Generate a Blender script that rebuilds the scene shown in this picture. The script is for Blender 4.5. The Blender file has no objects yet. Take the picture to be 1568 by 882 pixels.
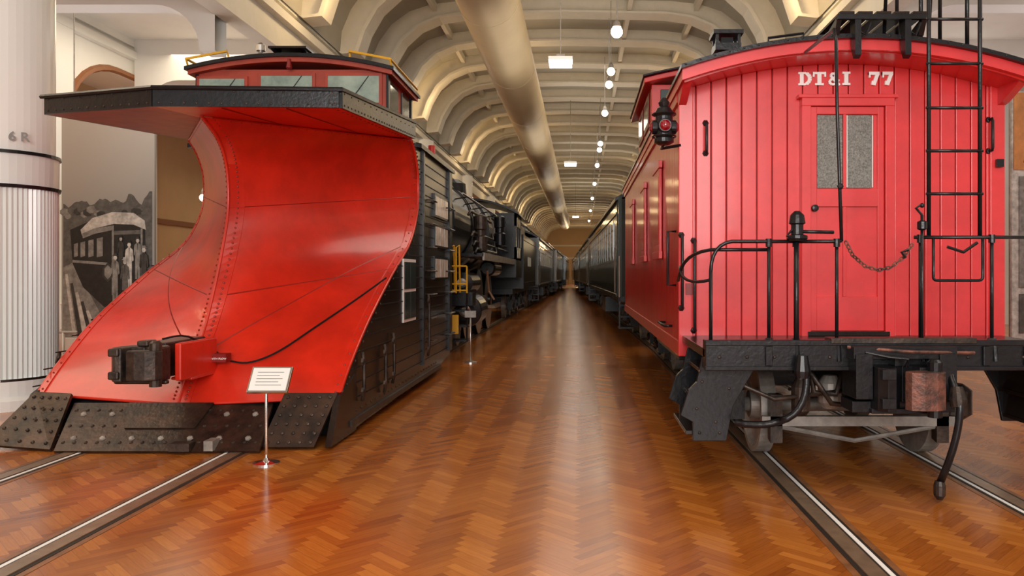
import bpy, bmesh, math, random
from mathutils import Vector, Matrix
random.seed(4)
sc=bpy.context.scene
try:
    sc.view_settings.view_transform='Standard'; sc.view_settings.look='None'
except Exception: pass

# ---------------------------------------------------------------- materials
def mat(name,col,rough=.5,metal=0,var=.0,vscale=3,bump=0,bscale=40,emit=None,estr=0,coat=0,col2=None,stretch=(1,1,1),spec=.5):
    m=bpy.data.materials.new(name); m.use_nodes=True
    nt=m.node_tree; b=nt.nodes['Principled BSDF']
    b.inputs['Base Color'].default_value=(*col,1); b.inputs['Roughness'].default_value=rough
    b.inputs['Metallic'].default_value=metal; b.inputs['Specular IOR Level'].default_value=spec
    if coat: b.inputs['Coat Weight'].default_value=coat; b.inputs['Coat Roughness'].default_value=.12
    if emit: b.inputs['Emission Color'].default_value=(*emit,1); b.inputs['Emission Strength'].default_value=estr
    if var or bump or col2:
        tc=nt.nodes.new('ShaderNodeNewGeometry')
        mp=nt.nodes.new('ShaderNodeMapping'); mp.inputs['Scale'].default_value=stretch
        nt.links.new(tc.outputs['Position'],mp.inputs['Vector'])
    if var or col2:
        n=nt.nodes.new('ShaderNodeTexNoise'); n.inputs['Scale'].default_value=vscale; n.inputs['Detail'].default_value=6
        n.inputs['Roughness'].default_value=.65
        nt.links.new(mp.outputs['Vector'],n.inputs['Vector'])
        r=nt.nodes.new('ShaderNodeValToRGB')
        c2=col2 if col2 else tuple(c*(1-var) for c in col)
        c1=col if col2 else tuple(min(1,c*(1+var)) for c in col)
        r.color_ramp.elements[0].color=(*c2,1); r.color_ramp.elements[1].color=(*c1,1)
        r.color_ramp.elements[0].position=.35; r.color_ramp.elements[1].position=.65
        nt.links.new(n.outputs['Fac'],r.inputs['Fac']); nt.links.new(r.outputs['Color'],b.inputs['Base Color'])
    if bump:
        n2=nt.nodes.new('ShaderNodeTexNoise'); n2.inputs['Scale'].default_value=bscale; n2.inputs['Detail'].default_value=4
        nt.links.new(mp.outputs['Vector'],n2.inputs['Vector'])
        bp=nt.nodes.new('ShaderNodeBump'); bp.inputs['Strength'].default_value=bump; bp.inputs['Distance'].default_value=.02
        nt.links.new(n2.outputs['Fac'],bp.inputs['Height']); nt.links.new(bp.outputs['Normal'],b.inputs['Normal'])
    return m

RED   =mat('red_paint',(.58,.020,.016),.32,var=.12,vscale=2.5,bump=.05,bscale=20,coat=.3)
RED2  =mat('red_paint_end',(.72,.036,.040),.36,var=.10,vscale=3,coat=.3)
REDD  =mat('red_dark',(.22,.008,.007),.4,var=.2,vscale=4)
PRED  =mat('plow_red',(.66,.026,.010),.30,var=.18,vscale=1.6,bump=.22,bscale=2.4,coat=.35)
PREDD =mat('plow_red_seam',(.28,.012,.006),.4)
RUSTR =mat('rusty_underside',(.40,.075,.035),.38,col2=(.26,.035,.02),vscale=4,bump=.1,bscale=6)
CABR  =mat('cab_red',(.40,.05,.025),.5,var=.15)
BLK   =mat('black_paint',(.009,.009,.011),.28,var=.3,vscale=8,bump=.12,bscale=30,spec=.4)
BLKW  =mat('black_wood',(.016,.009,.007),.24,var=.4,vscale=5,stretch=(1,1,.1),spec=.4)
BLKM  =mat('black_matte',(.008,.008,.009),.6,spec=.3)
IRON  =mat('worn_iron',(.09,.062,.048),.42,metal=.5,col2=(.025,.020,.018),vscale=9,bump=.2,bscale=30)
RUST  =mat('rust',(.26,.10,.07),.5,metal=.35,col2=(.035,.028,.025),vscale=9,bump=.3,bscale=60)
BLADE =mat('blade_steel',(.075,.038,.024),.36,metal=.35,col2=(.016,.012,.010),vscale=5,bump=.2,bscale=25)
GREYM =mat('grey_metal',(.32,.29,.26),.45,metal=.3,var=.25,vscale=8)
STEEL =mat('steel',(.55,.53,.5),.3,metal=.9)
CHROME=mat('chrome',(.75,.75,.75),.15,metal=1)
RAILM =mat('rail_steel',(.30,.20,.13),.33,metal=.4,var=.2,vscale=6)
GROOVE=mat('groove_dark',(.02,.014,.010),.6)
WOODS =mat('wood_edge',(.24,.10,.04),.35,var=.3,vscale=6)
CREAM =mat('cream_plaster',(.78,.74,.64),.6,var=.03)
CEILG =mat('ceiling_grey',(.44,.41,.34),.65,var=.06,vscale=.6)
CEILL =mat('ceiling_rib',(.74,.68,.56),.55,var=.04)
WALLB =mat('wall_beige',(.62,.43,.24),.7,var=.06,vscale=.4)
WALLW =mat('wall_white',(.80,.79,.75),.6,var=.03,vscale=.5)
BROWN =mat('brown_trim',(.26,.10,.035),.5)
WHITE =mat('white_enamel',(.90,.90,.87),.3,coat=.3)
WHITED=mat('white_fluted',(.84,.88,.86),.3,coat=.4)
DUCT  =mat('duct_beige',(.55,.43,.26),.42,metal=.1,var=.05,vscale=.7)
YEL   =mat('yellow_paint',(.80,.42,.02),.4)
GLASS =mat('dark_glass',(.05,.07,.07),.08,coat=.5)
GLASSL=mat('pale_glass',(.42,.52,.44),.12,coat=.6,col2=(.22,.30,.26),vscale=2.5)
GLASSW=mat('glass_reflection_white',(.98,.96,.90),.2,col2=(.65,.60,.50),vscale=5)  # white base colour stands in for light reflected off the panes
FROST =mat('wire_glass',(.30,.30,.27),.35,col2=(.11,.11,.10),vscale=70,bump=.5,bscale=90)
WPAINT=mat('white_paint',(.95,.94,.92),.5)
GREEN =mat('coach_green',(.018,.040,.032),.2,coat=.6)
GREY2 =mat('coach_grey',(.10,.11,.11),.22,coat=.6)
OLIVE =mat('coach_olive',(.16,.11,.045),.25,coat=.5)
BULB  =mat('bulb',(1,.9,.7),.4,emit=(1,.86,.62),estr=12)
LED   =mat('led_panel',(1,1,1),.4,emit=(.85,.93,1),estr=7)
REDLENS=mat('red_lens',(.25,.0,.01),.1,coat=1)
PAPER =mat('sign_paper',(.88,.88,.86),.5)
PRINT =mat('sign_print',(.25,.25,.25),.6)

def floor_mat():
    m=bpy.data.materials.new('herringbone_parquet'); m.use_nodes=True
    nt=m.node_tree; b=nt.nodes['Principled BSDF']
    def M(op,a,c=None,d=None):
        n=nt.nodes.new('ShaderNodeMath'); n.operation=op
        for i,v in enumerate((a,c,d)):
            if v is None: continue
            if isinstance(v,(int,float)): n.inputs[i].default_value=v
            else: nt.links.new(v,n.inputs[i])
        return n.outputs[0]
    g=nt.nodes.new('ShaderNodeNewGeometry'); s=nt.nodes.new('ShaderNodeSeparateXYZ')
    nt.links.new(g.outputs['Position'],s.inputs[0])
    X,Y=s.outputs[0],s.outputs[1]
    w=.066; n=5; k0=1/(w*math.sqrt(2))
    xr=M('MULTIPLY',M('ADD',X,Y),k0); yr=M('MULTIPLY',M('SUBTRACT',Y,X),k0)
    i=M('FLOOR',xr); j=M('FLOOR',yr)
    k=M('FLOORED_MODULO',M('SUBTRACT',i,j),2*n)
    isV=M('GREATER_THAN',k,n-.5)
    kk=M('SUBTRACT',k,n)
    def mix(a,c):
        return M('ADD',M('MULTIPLY',a,M('SUBTRACT',1,isV)),M('MULTIPLY',c,isV))
    idx=mix(M('SUBTRACT',i,k),i); idy=mix(j,M('ADD',j,kk))
    cb=nt.nodes.new('ShaderNodeCombineXYZ')
    nt.links.new(idx,cb.inputs[0]); nt.links.new(idy,cb.inputs[1]); nt.links.new(isV,cb.inputs[2])
    wn=nt.nodes.new('ShaderNodeTexWhiteNoise'); wn.noise_dimensions='3D'; nt.links.new(cb.outputs[0],wn.inputs['Vector'])
    ac=mix(M('FRACT',yr),M('FRACT',xr))
    al=mix(M('SUBTRACT',xr,M('SUBTRACT',i,k)),M('SUBTRACT',yr,M('SUBTRACT',M('ADD',j,kk),n-1)))
    e1=M('MINIMUM',ac,M('SUBTRACT',1,ac)); e2=M('MINIMUM',al,M('SUBTRACT',n,al))
    gap=M('LESS_THAN',M('MINIMUM',e1,e2),.03)
    cg=nt.nodes.new('ShaderNodeCombineXYZ')
    nt.links.new(M('MULTIPLY',al,.35),cg.inputs[0]); nt.links.new(M('MULTIPLY',ac,4),cg.inputs[1]); nt.links.new(M('MULTIPLY',wn.outputs['Value'],60),cg.inputs[2])
    ng=nt.nodes.new('ShaderNodeTexNoise'); ng.inputs['Scale'].default_value=1.5; ng.inputs['Detail'].default_value=4
    nt.links.new(cg.outputs[0],ng.inputs['Vector'])
    big=nt.nodes.new('ShaderNodeTexNoise'); big.inputs['Scale'].default_value=.9; nt.links.new(g.outputs['Position'],big.inputs['Vector'])
    v=M('ADD',M('ADD',M('MULTIPLY',wn.outputs['Value'],.26),M('MULTIPLY',isV,.18)),M('ADD',M('MULTIPLY',ng.outputs['Fac'],.34),M('MULTIPLY',big.outputs['Fac'],.36)))
    r=nt.nodes.new('ShaderNodeValToRGB'); nt.links.new(v,r.inputs['Fac'])
    el=r.color_ramp.elements
    el[0].position=.2; el[0].color=(.22,.050,.008,1)
    el[1].position=1.0; el[1].color=(.66,.25,.045,1)
    e=el.new(.6); e.color=(.42,.130,.020,1)
    mx=nt.nodes.new('ShaderNodeMix'); mx.data_type='RGBA'
    nt.links.new(M('MULTIPLY',gap,.32),mx.inputs[0]); nt.links.new(r.outputs[0],mx.inputs[6]); mx.inputs[7].default_value=(.09,.025,.008,1)
    nt.links.new(mx.outputs[2],b.inputs['Base Color'])
    nt.links.new(M('ADD',.13,M('MULTIPLY',big.outputs['Fac'],.14)),b.inputs['Roughness'])
    bp=nt.nodes.new('ShaderNodeBump'); bp.inputs['Strength'].default_value=.05; bp.inputs['Distance'].default_value=.004
    nt.links.new(M('SUBTRACT',wn.outputs['Value'],gap),bp.inputs['Height']); nt.links.new(bp.outputs[0],b.inputs['Normal'])
    return m
FLOORM=floor_mat()

# ---------------------------------------------------------------- builder
class MB:
    def __init__(s): s.v=[];s.f=[];s.m=[];s.sm=[];s.mats=[]
    def mi(s,m):
        if m not in s.mats: s.mats.append(m)
        return s.mats.index(m)
    def add(s,vs,fs,m,smooth=False):
        o=len(s.v); s.v+= [tuple(v) for v in vs]; k=s.mi(m)
        for f in fs: s.f.append([o+i for i in f]); s.m.append(k); s.sm.append(smooth)
    def box(s,x0,x1,y0,y1,z0,z1,m):
        s.add([(x0,y0,z0),(x1,y0,z0),(x1,y1,z0),(x0,y1,z0),(x0,y0,z1),(x1,y0,z1),(x1,y1,z1),(x0,y1,z1)],
              [(0,3,2,1),(4,5,6,7),(0,1,5,4),(1,2,6,5),(2,3,7,6),(3,0,4,7)],m)
    def tube(s,pts,r,m,n=8,closed=False,radii=None):
        pts=[Vector(p) for p in pts]; N=len(pts); vs=[]; prev=None
        for i,p in enumerate(pts):
            if closed: t=pts[(i+1)%N]-pts[i-1]
            else: t=(pts[min(i+1,N-1)]-pts[max(i-1,0)])
            t.normalize()
            if prev is None:
                a=Vector((0,0,1)) if abs(t.z)<.9 else Vector((1,0,0)); u=t.cross(a).normalized()
            else:
                u=(prev-t*prev.dot(t)).normalized()
            prev=u; w=t.cross(u); rr=radii[i] if radii else r
            for k in range(n):
                a=2*math.pi*k/n; vs.append(p+u*rr*math.cos(a)+w*rr*math.sin(a))
        fs=[]
        for i in range(N if closed else N-1):
            j=(i+1)%N
            for k in range(n): fs.append((i*n+k,i*n+(k+1)%n,j*n+(k+1)%n,j*n+k))
        if not closed: fs.append(tuple(range(n-1,-1,-1))); fs.append(tuple((N-1)*n+k for k in range(n)))
        s.add(vs,fs,m,n>6)
    def lathe(s,o,ax,prof,m,n=24):
        o=Vector(o); ax=Vector(ax).normalized()
        a=Vector((0,0,1)) if abs(ax.z)<.9 else Vector((1,0,0)); u=ax.cross(a).normalized(); w=ax.cross(u)
        vs=[]
        for r,h in prof:
            for k in range(n):
                t=2*math.pi*k/n; vs.append(o+ax*h+u*r*math.cos(t)+w*r*math.sin(t))
        fs=[]
        for i in range(len(prof)-1):
            for k in range(n): fs.append((i*n+k,i*n+(k+1)%n,(i+1)*n+(k+1)%n,(i+1)*n+k))
        s.add(vs,fs,m,False)
        s.add(vs[:n],[tuple(range(n-1,-1,-1))],m); s.add(vs[-n:],[tuple(range(n))],m)
    def prism(s,poly,ax,a0,a1,m):
        def P(p,a):
            if ax=='x': return (a,p[0],p[1])
            if ax=='y': return (p[0],a,p[1])
            return (p[0],p[1],a)
        n=len(poly); vs=[P(p,a0) for p in poly]+[P(p,a1) for p in poly]
        s.add(vs,[tuple(range(n)),tuple(range(2*n-1,n-1,-1))]+[(i,(i+1)%n,n+(i+1)%n,n+i) for i in range(n)],m)
    def dome(s,c,nrm,r,m,h=.6):
        nrm=Vector(nrm).normalized(); s.lathe(c,nrm,[(r,0),(r*.8,r*h*.7),(r*.3,r*h)],m,6)
    def sphere(s,c,r,m,n=12,sc3=(1,1,1)):
        vs=[];fs=[];R=n//2
        for i in range(R+1):
            ph=math.pi*i/R
            for k in range(n):
                t=2*math.pi*k/n; vs.append((c[0]+sc3[0]*r*math.sin(ph)*math.cos(t),c[1]+sc3[1]*r*math.sin(ph)*math.sin(t),c[2]+sc3[2]*r*math.cos(ph)))
        for i in range(R):
            for k in range(n): fs.append((i*n+k,(i+1)*n+k,(i+1)*n+(k+1)%n,i*n+(k+1)%n))
        s.add(vs,fs,m,True)
    def obj(s,name,parent=None,bevel=0):
        me=bpy.data.meshes.new(name); me.from_pydata(s.v,[],s.f)
        for m in s.mats: me.materials.append(m)
        me.polygons.foreach_set('material_index',s.m); me.polygons.foreach_set('use_smooth',s.sm)
        me.validate()
        bm=bmesh.new(); bm.from_mesh(me); bmesh.ops.recalc_face_normals(bm,faces=bm.faces); bm.to_mesh(me); bm.free()
        me.update()
        o=bpy.data.objects.new(name,me); sc.collection.objects.link(o)
        if bevel:
            b=o.modifiers.new('bevel','BEVEL'); b.width=bevel; b.segments=2; b.limit_method='ANGLE'; b.angle_limit=math.radians(50)
        if parent:
            o.parent=parent; o.matrix_parent_inverse=Matrix.Translation(-parent.location)
        return o
def empty(name,loc):
    e=bpy.data.objects.new(name,None); e.location=loc; e.empty_display_size=.3; sc.collection.objects.link(e); return e
def arc(p0,p1,p2,n=8):
    p0,p1,p2=map(Vector,(p0,p1,p2)); return [p0*(1-t)**2+p1*2*t*(1-t)+p2*t*t for t in [i/n for i in range(n+1)]]
def chain(mb,pts,m,r=.006,link=.035):
    pts=[Vector(p) for p in pts]; d=[0]
    for a,b in zip(pts,pts[1:]): d.append(d[-1]+(b-a).length)
    L=d[-1]; n=int(L/(link*.75))
    for q in range(n):
        t=L*(q+.5)/n
        i=max(j for j in range(len(d)-1) if d[j]<=t)
        p=pts[i].lerp(pts[i+1],(t-d[i])/(d[i+1]-d[i])); tan=(pts[i+1]-pts[i]).normalized()
        side=tan.cross(Vector((0,1,0)) if q%2 else Vector((0,.5,1))).normalized()
        mb.tube([p+tan*link*.5*math.cos(a)+side*link*.28*math.sin(a) for a in [k*math.pi/4 for k in range(8)]],r,m,n=5,closed=True)
def parab(x,cx,half,ze,zp): return ze+(zp-ze)*(1-((x-cx)/half)**2)
def roof(mb,cx,half,ze,zp,y0,y1,th,m,N=20):
    top=[(cx-half+2*half*i/N,parab(cx-half+2*half*i/N,cx,half,ze,zp)) for i in range(N+1)]
    poly=top+[(x,z-th) for x,z in reversed(top)]
    n=len(poly); vs=[(x,y0,z) for x,z in poly]+[(x,y1,z) for x,z in poly]
    fs=[(i,(i+1)%n,n+(i+1)%n,n+i) for i in range(n)]
    for i in range(N):
        fs.append((i,i+1,n-2-i,n-1-i)); fs.append((n+i,n+i+1,2*n-2-i,2*n-1-i))
    mb.add(vs,fs,m)
def text(body,loc,size,m,name,parent=None,ext=.002,rot=(math.pi/2,0,0),off=0):
    c=bpy.data.curves.new(name,'FONT'); c.body=body; c.size=size; c.extrude=ext; c.offset=off; c.materials.append(m)
    o=bpy.data.objects.new(name,c); o.location=loc; o.rotation_euler=rot; sc.collection.objects.link(o)
    if parent: o.parent=parent; o.matrix_parent_inverse=Matrix.Translation(-parent.location)
    return o

# ---------------------------------------------------------------- room shell
CX=-.5; YB,YE=-9,141
mb=MB(); mb.box(-22,19,YB,YE+1,-.3,0,FLOORM); mb.obj('floor')
mb=MB()
half=[(6.15,7.7),(6.1,8.3),(5.85,8.9),(5.45,9.45),(4.9,9.85),(4.2,10.08),(3.3,10.18),(0,10.25)]
prof=[(CX-x,z) for x,z in half]+[(CX+x,z) for x,z in reversed(half[:-1])]
out=[(CX+(x-CX)*1.05,z+.35) for x,z in prof]
def strip(mb,inn,outp,y0,y1,m):
    n=len(inn); vs=[(x,y0,z) for x,z in inn]+[(x,y0,z) for x,z in outp]+[(x,y1,z) for x,z in inn]+[(x,y1,z) for x,z in outp]
    fs=[]
    for i in range(n-1):
        fs+=[(i,i+1,n+i+1,n+i),(2*n+i,2*n+i+1,3*n+i+1,3*n+i),(i,i+1,2*n+i+1,2*n+i),(n+i,n+i+1,3*n+i+1,3*n+i)]
    fs+=[(0,n,3*n,2*n),(n-1,2*n-1,4*n-1,3*n-1)]
    mb.add(vs,fs,m)
strip(mb,prof,out,YB,YE,CEILG)
mb.box(-22,-6.7,YB,YE,8.0,8.3,WALLW); mb.box(5.7,19,YB,YE,8.0,8.3,WALLW)
mb.obj('ceiling')
mb=MB()
inner=[(6.15,7.7),(5.7,7.75),(5.5,8.35),(5.15,8.95),(4.65,9.4),(4.0,9.68),(3.2,9.80),(0,9.86)]
pin=[(CX-x,z) for x,z in inner]+[(CX+x,z) for x,z in reversed(inner[:-1])]
y=0.6
while y<YE-1:
    strip(mb,pin,prof,y,y+.42,CEILL)
    strip(mb,[(CX+(x-CX)*.985,z-.06) for x,z in pin],pin,y-.14,y+.56,CEILL)
    y+=3.0
for s in (-1,1):
    for xx in (2.0,4.1):
        x=CX+s*xx; mb.box(x-.07,x+.07,YB,YE,9.85,10.15,CEILL)
mb.obj('ceiling_ribs')
def arcade(name,x0,x1,ys,ztop,zo,r,m,trim=None):
    mb=MB()
    for a,b in zip(ys,ys[1:]):
        pl=[(a,ztop),(a,zo-r-.3)]
        for q in range(9):
            t=math.pi/2*q/8; pl.append((a+.45+r*(1-math.cos(t))*1.3, zo-r+r*math.sin(t)))
        for q in range(8,-1,-1):
            t=math.pi/2*q/8; pl.append((b-.45-r*(1-math.cos(t))*1.3, zo-r+r*math.sin(t)))
        pl+=[(b,zo-r-.3),(b,ztop)]
        n=len(pl)
        vs=[(x0,p[0],p[1]) for p in pl]+[(x1,p[0],p[1]) for p in pl]
        fs=[(i,(i+1)%n,n+(i+1)%n,n+i) for i in range(n)]
        for xx in (x0,x1):
            o=len(vs)
            for p in pl[1:-1]:
                vs.append((xx,p[0],p[1])); vs.append((xx,p[0],ztop))
            k=len(pl)-2
            for i in range(k-1): fs.append((o+2*i,o+2*i+2,o+2*i+3,o+2*i+1))
        mb.add(vs,fs,m)
        if trim: mb.tube([(x1,pl[2][0],0)]+[(x1,p[0],p[1]) for p in pl[2:-2]]+[(x1,pl[-3][0],0)],.09,trim,6)
    mb.box(x0-.18,x1+.18,ys[0],ys[-1],ztop-.55,ztop-.35,m)
    mb.box(x0-.1,x1+.1,ys[0],ys[-1],ztop-.2,ztop+.1,m)
    return mb.obj(name)
cols=[-2.4]+[9.6+12*i for i in range(11)]+[141]
arcade('wall_arcade_left',-7.2,-6.8,cols,7.85,6.7,1.3,CREAM)
arcade('wall_arcade_right',5.8,6.2,cols,7.85,6.7,1.3,CREAM)
oc=[-5,7,18.3,30,42,54,66,78]
arcade('wall_outer_arcade_left',-12.6,-12.3,oc,8.0,7.0,1.6,WALLW,BROWN)
mb=MB()
for y in oc: mb.box(-12.75,-12.15,y-.45,y+.45,0,7.9,WALLW)
mb.obj('trim_outer_piers')
def cross_arch(mb,x0,x1,y,zt,zo,r,m,th=.5):
    pl=[]
    for q in range(9):
        t=math.pi/2*q/8; pl.append((x0+.3+r*(1-math.cos(t)),zo-r+r*math.sin(t)))
    for q in range(8,-1,-1):
        t=math.pi/2*q/8; pl.append((x1-.3-r*(1-math.cos(t)),zo-r+r*math.sin(t)))
    pl=[(x0,zo-r),]+pl+[(x1,zo-r)]
    vs=[];fs=[]
    for yy in (y,y+th):
        for p in pl: vs+= [(p[0],yy,p[1]),(p[0],yy,zt)]
    k=len(pl)
    for b in (0,2*k):
        for i in range(k-1): fs.append((b+2*i,b+2*i+2,b+2*i+3,b+2*i+1))
    for i in range(k-1): fs.append((2*i,2*i+2,2*k+2*i+2,2*k+2*i))
    mb.add(vs,fs,m)
mb=MB()
for y in (3.6,9.4,15.4,21.4,27.4,33.4,45.4,57.4):
    cross_arch(mb,-12.2,-7.2,y,8.0,6.9,.9,WALLW)
    cross_arch(mb,6.2,13.5,y,8.0,6.9,.9,WALLW)
mb.obj('ceiling_side_arches')
mb=MB(); mb.box(-17.2,-16.7,YB,YE,0,8,WALLB)
for y in range(0,90,6): mb.box(-16.7,-16.5,y,y+.5,0,8,WALLW)
mb.box(-16.7,-16.6,YB,YE,3.6,3.8,BROWN)
mb.obj('wall_left')
mb=MB(); mb.box(13.6,14,YB,YE,0,8,WALLW)
for y in range(0,90,6): mb.box(13.4,13.6,y,y+.5,0,8,CREAM)
mb.obj('wall_right')
mb=MB(); mb.box(-17,14,YE,YE+.4,0,10.6,WALLB)
mb.box(-6.5,5.4,YE-.12,YE,6.6,6.9,CREAM); mb.box(-6.5,5.4,YE-.12,YE,4.4,4.6,CREAM)
mb.obj('wall_back')

def column(x,y):
    mb=MB(); R=.6
    mb.lathe((x,y,0),(0,0,1),[(R+.1,0),(R+.1,.12),(R+.03,.16),(R+.03,.34)],WHITE,48)
    N=72; vs=[];fs=[]
    for z in (.34,2.62):
        for k in range(N*2):
            r=R+ (0.012 if k%2 else -.012); a=math.pi*k/N; vs.append((x+r*math.cos(a),y+r*math.sin(a),z))
    for k in range(N*2): fs.append((k,(k+1)%(2*N),2*N+(k+1)%(2*N),2*N+k))
    mb.add(vs,fs,WHITED)
    mb.lathe((x,y,0),(0,0,1),[(R+.03,.34),(R+.03,.37)],CHROME,48)
    mb.lathe((x,y,0),(0,0,1),[(R+.03,2.62),(R+.04,2.66)],BLK,48)
    mb.lathe((x,y,0),(0,0,1),[(R+.015,2.66),(R+.02,3.02)],WHITED,48)
    mb.lathe((x,y,0),(0,0,1),[(R+.04,3.02),(R+.035,3.06)],BLK,48)
    mb.lathe((x,y,0),(0,0,1),[(R-.02,3.06),(R-.02,5.6),(R+.08,5.75),(R+.08,5.9),(R+.2,6.1),(R+.2,7.3)],WHITE,48)
    return mb.obj('column')
for y in cols[1:-1]:
    column(-7.13,y); column(6.15,y)
text('6 R',(-6.70,9.16,3.17),.15,PRINT,'column_label',rot=(math.pi/2,0,math.radians(38)),off=.003)

mb=MB(); mb.tube([(-2.15,YB,8.0),(-2.15,100,8.0)],.72,DUCT,n=40)
for y in range(-6,100,6):
    mb.lathe((-2.15,y,8.0),(0,1,0),[(.728,0),(.728,.05)],DUCT,40); mb.tube([(-2.15,y+.04,8.7),(-2.15,y+.04,9.7)],.015,GREYM,6)
mb.obj('air_duct')

def pendant(x,y,z,r=.13):
    e=empty('pendant_lamp',(x,y,z)); mb=MB()
    mb.sphere((x,y,z),r,BULB,14); mb.lathe((x,y,z+r*.8),(0,0,1),[(r*.75,0),(r*.6,.1),(.03,.18)],GREYM,14)
    top=9.7 if x>-6 else 7.9
    mb.tube([(x,y,z+r+.15),(x,y,top)],.012,GREYM,5); mb.obj('globe_and_stem',e)
for D in (19.4,23.2,24.8,29.2,36,37.8,43.2,52,62,74,88): pendant(.88,D,7.6,.15 if D<20 else .12)
for x,y,z in ((-10.6,22,3.75),(-11.,17.,2.6)): pendant(x,y,z,.11)
def ledbox(x,y,z):
    mb=MB(); mb.box(x-.27,x+.27,y-.2,y+.2,z-.1,z,LED); mb.box(x-.29,x+.29,y-.22,y+.22,z,z+.08,WHITE)
    mb.box(x-.1,x+.1,y-.1,y+.1,z+.08,z+.16,GREYM); mb.tube([(x,y,z+.16),(x,y,9.7)],.012,GREYM,5); mb.obj('high_bay_light')
ledbox(-.5,19,6.75); ledbox(-.5,36.5,6.75); ledbox(-.5,70,6.75)

# ---------------------------------------------------------------- rails
def rail(cx0,y0,cx1,y1):
    for s in (-1,1):
        mb=MB()
        def st(a,b,z0,z1,m):
            xa,xb=cx0+s*.725,cx1+s*.725
            a,b=(a,b) if s>0 else (-b,-a)
            mb.add([(xa+a,y0,z0),(xa+b,y0,z0),(xb+b,y1,z0),(xb+a,y1,z0),(xa+a,y0,z1),(xa+b,y0,z1),(xb+b,y1,z1),(xb+a,y1,z1)],[(0,3,2,1),(4,5,6,7),(0,1,5,4),(1,2,6,5),(2,3,7,6),(3,0,4,7)],m)
        st(-.15,.14,-.004,.003,WOODS); st(-.105,.095,0,.006,GROOVE); st(-.036,.066,.003,.012,RAILM)
        st(-.082,-.055,.003,.009,WPAINT)
        mb.obj('track_rail')
rail(2.305,-5,2.305,16.2); rail(-3.82,-5,-3.82,14.0)

WZ=.016
def wheelset(mb,cx,y,r=.42,m=GREYM):
    for s in (-1,1):
        x=cx+s*.72
        mb.lathe((x-s*.07,y,r+WZ),(s,0,0),[(.08,-.05),(.09,.0),(r+.0,0),(r+.0,.025),(r,.035),(r,.13),(r-.05,.13),(r-.08,.08),(.14,.05),(.12,.15),(.07,.15)],m,36)
    mb.tube([(cx-.95,y,r+WZ),(cx+.95,y,r+WZ)],.065,m,12)
def truck(mb,cx,y0,y1,r=.42,m=BLK,wm=GREYM):
    for y in (y0,y1): wheelset(mb,cx,y,r,wm)
    ym=(y0+y1)/2
    for s in (-1,1):
        x=cx+s*.95
        for y in (y0,y1):
            mb.box(x-.09,x+.09,y-.13,y+.13,r-.1,r+.2,m); mb.dome((x+s*.09,y,r+.03),(s,0,0),.08,m)
        mb.tube([(x,y0-.2,r+.22),(x,y0+.15,r+.22),(x,ym-.3,r+.36),(x,ym+.3,r+.36),(x,y1-.15,r+.22),(x,y1+.2,r+.22)],.03,m,6)
        mb.tube([(x,y0-.2,r+.19),(x,y0+.15,r+.19),(x,ym-.3,r-.18),(x,ym+.3,r-.18),(x,y1-.15,r+.19),(x,y1+.2,r+.19)],.03,m,6)
        for k in (-.14,.14):
            pts=[(x+.07*math.cos(t),ym+k+.07*math.sin(t),r-.14+t*.0085) for t in [i*math.pi/5 for i in range(60)]]
            mb.tube(pts,.014,m,5)
        mb.box(x-.05,x+.05,ym-.36,ym-.28,r-.18,r+.36,m); mb.box(x-.05,x+.05,ym+.28,ym+.36,r-.18,r+.36,m)
    mb.box(cx-1.02,cx+1.02,ym-.17,ym+.17,r+.1,r+.34,m)
def coupler(mb,cx,y,z,m,m2=None):
    m2=m2 or m
    mb.box(cx-.075,cx+.075,y+.25,y+.8,z-.08,z+.08,m)
    head=[(cx-.20,y+.30),(cx-.23,y+.14),(cx-.22,y+.04),(cx-.17,y-.02),(cx-.11,y-.01),(cx-.08,y+.10),(cx+.0,y+.17),(cx+.05,y+.12),(cx+.08,y+.06),(cx+.2,y+.06),(cx+.21,y+.2),(cx+.12,y+.34),(cx-.1,y+.36)]
    mb.prism(head,'z',z-.16,z+.14,m)
    for zz in (z-.10,z+.10): mb.box(cx-.215,cx-.12,y-.035,y+.02,zz-.035,zz+.035,m)
    kn=[(cx+.05,y+.06),(cx-.03,y+.03),(cx-.055,y-.02),(cx-.03,y-.07),(cx+.05,y-.095),(cx+.14,y-.09),(cx+.21,y-.05),(cx+.235,y+.02),(cx+.21,y+.07),(cx+.1,y+.07)]
    mb.prism(kn,'z',z-.14,z+.12,m2)
    mb.lathe((cx+.17,y+.03,z-.20),(0,0,1),[(.05,0),(.05,.38),(.03,.40)],m,12)
    mb.box(cx-.06,cx+.04,y+.14,y+.3,z+.14,z+.19,m)
    mb.box(cx-.24,cx+.23,y+.10,y+.155,z-.19,z-.155,m)

# ---------------------------------------------------------------- CABOOSE
C=2.32; cab=empty('caboose',(C,10,0))
XL,XR=.887,3.753
mb=MB()
def zt(x): return parab(x,C,1.47,3.33,3.58)-.1
mb.prism([(XL+.01,.9),(XR-.01,.9)]+[(XR-.01-i*(XR-XL-.02)/16,zt(XR-.01-i*(XR-XL-.02)/16)-.01) for i in range(17)],'y',7.03,7.06,REDD)
nb=21; w=(XR-XL)/nb
for i in range(nb):
    x0=XL+i*w+.004; x1=XL+(i+1)*w-.004
    zb_=1.0 if 1.1<x0<3.5 else .87
    mb.prism([(x0,zb_),(x1,zb_),(x1,zt(x1)),(x0,zt(x0))],'y',7.0,7.035,RED2)
mb.box(XL-.02,XL+.11,6.975,7.03,.87,3.3,RED2); mb.box(XR-.11,XR+.02,6.975,7.03,.87,3.3,RED2)
mb.obj('end_wall',cab,bevel=.007)
mb=MB()
L1=15.7
mb.box(XL+.02,XL+.05,7.05,L1,.9,3.3,REDD)
nb=64; w=(L1-7.02)/nb
wins=[(8.5,9.15),(10.5,11.1),(12.9,13.5)]
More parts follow.
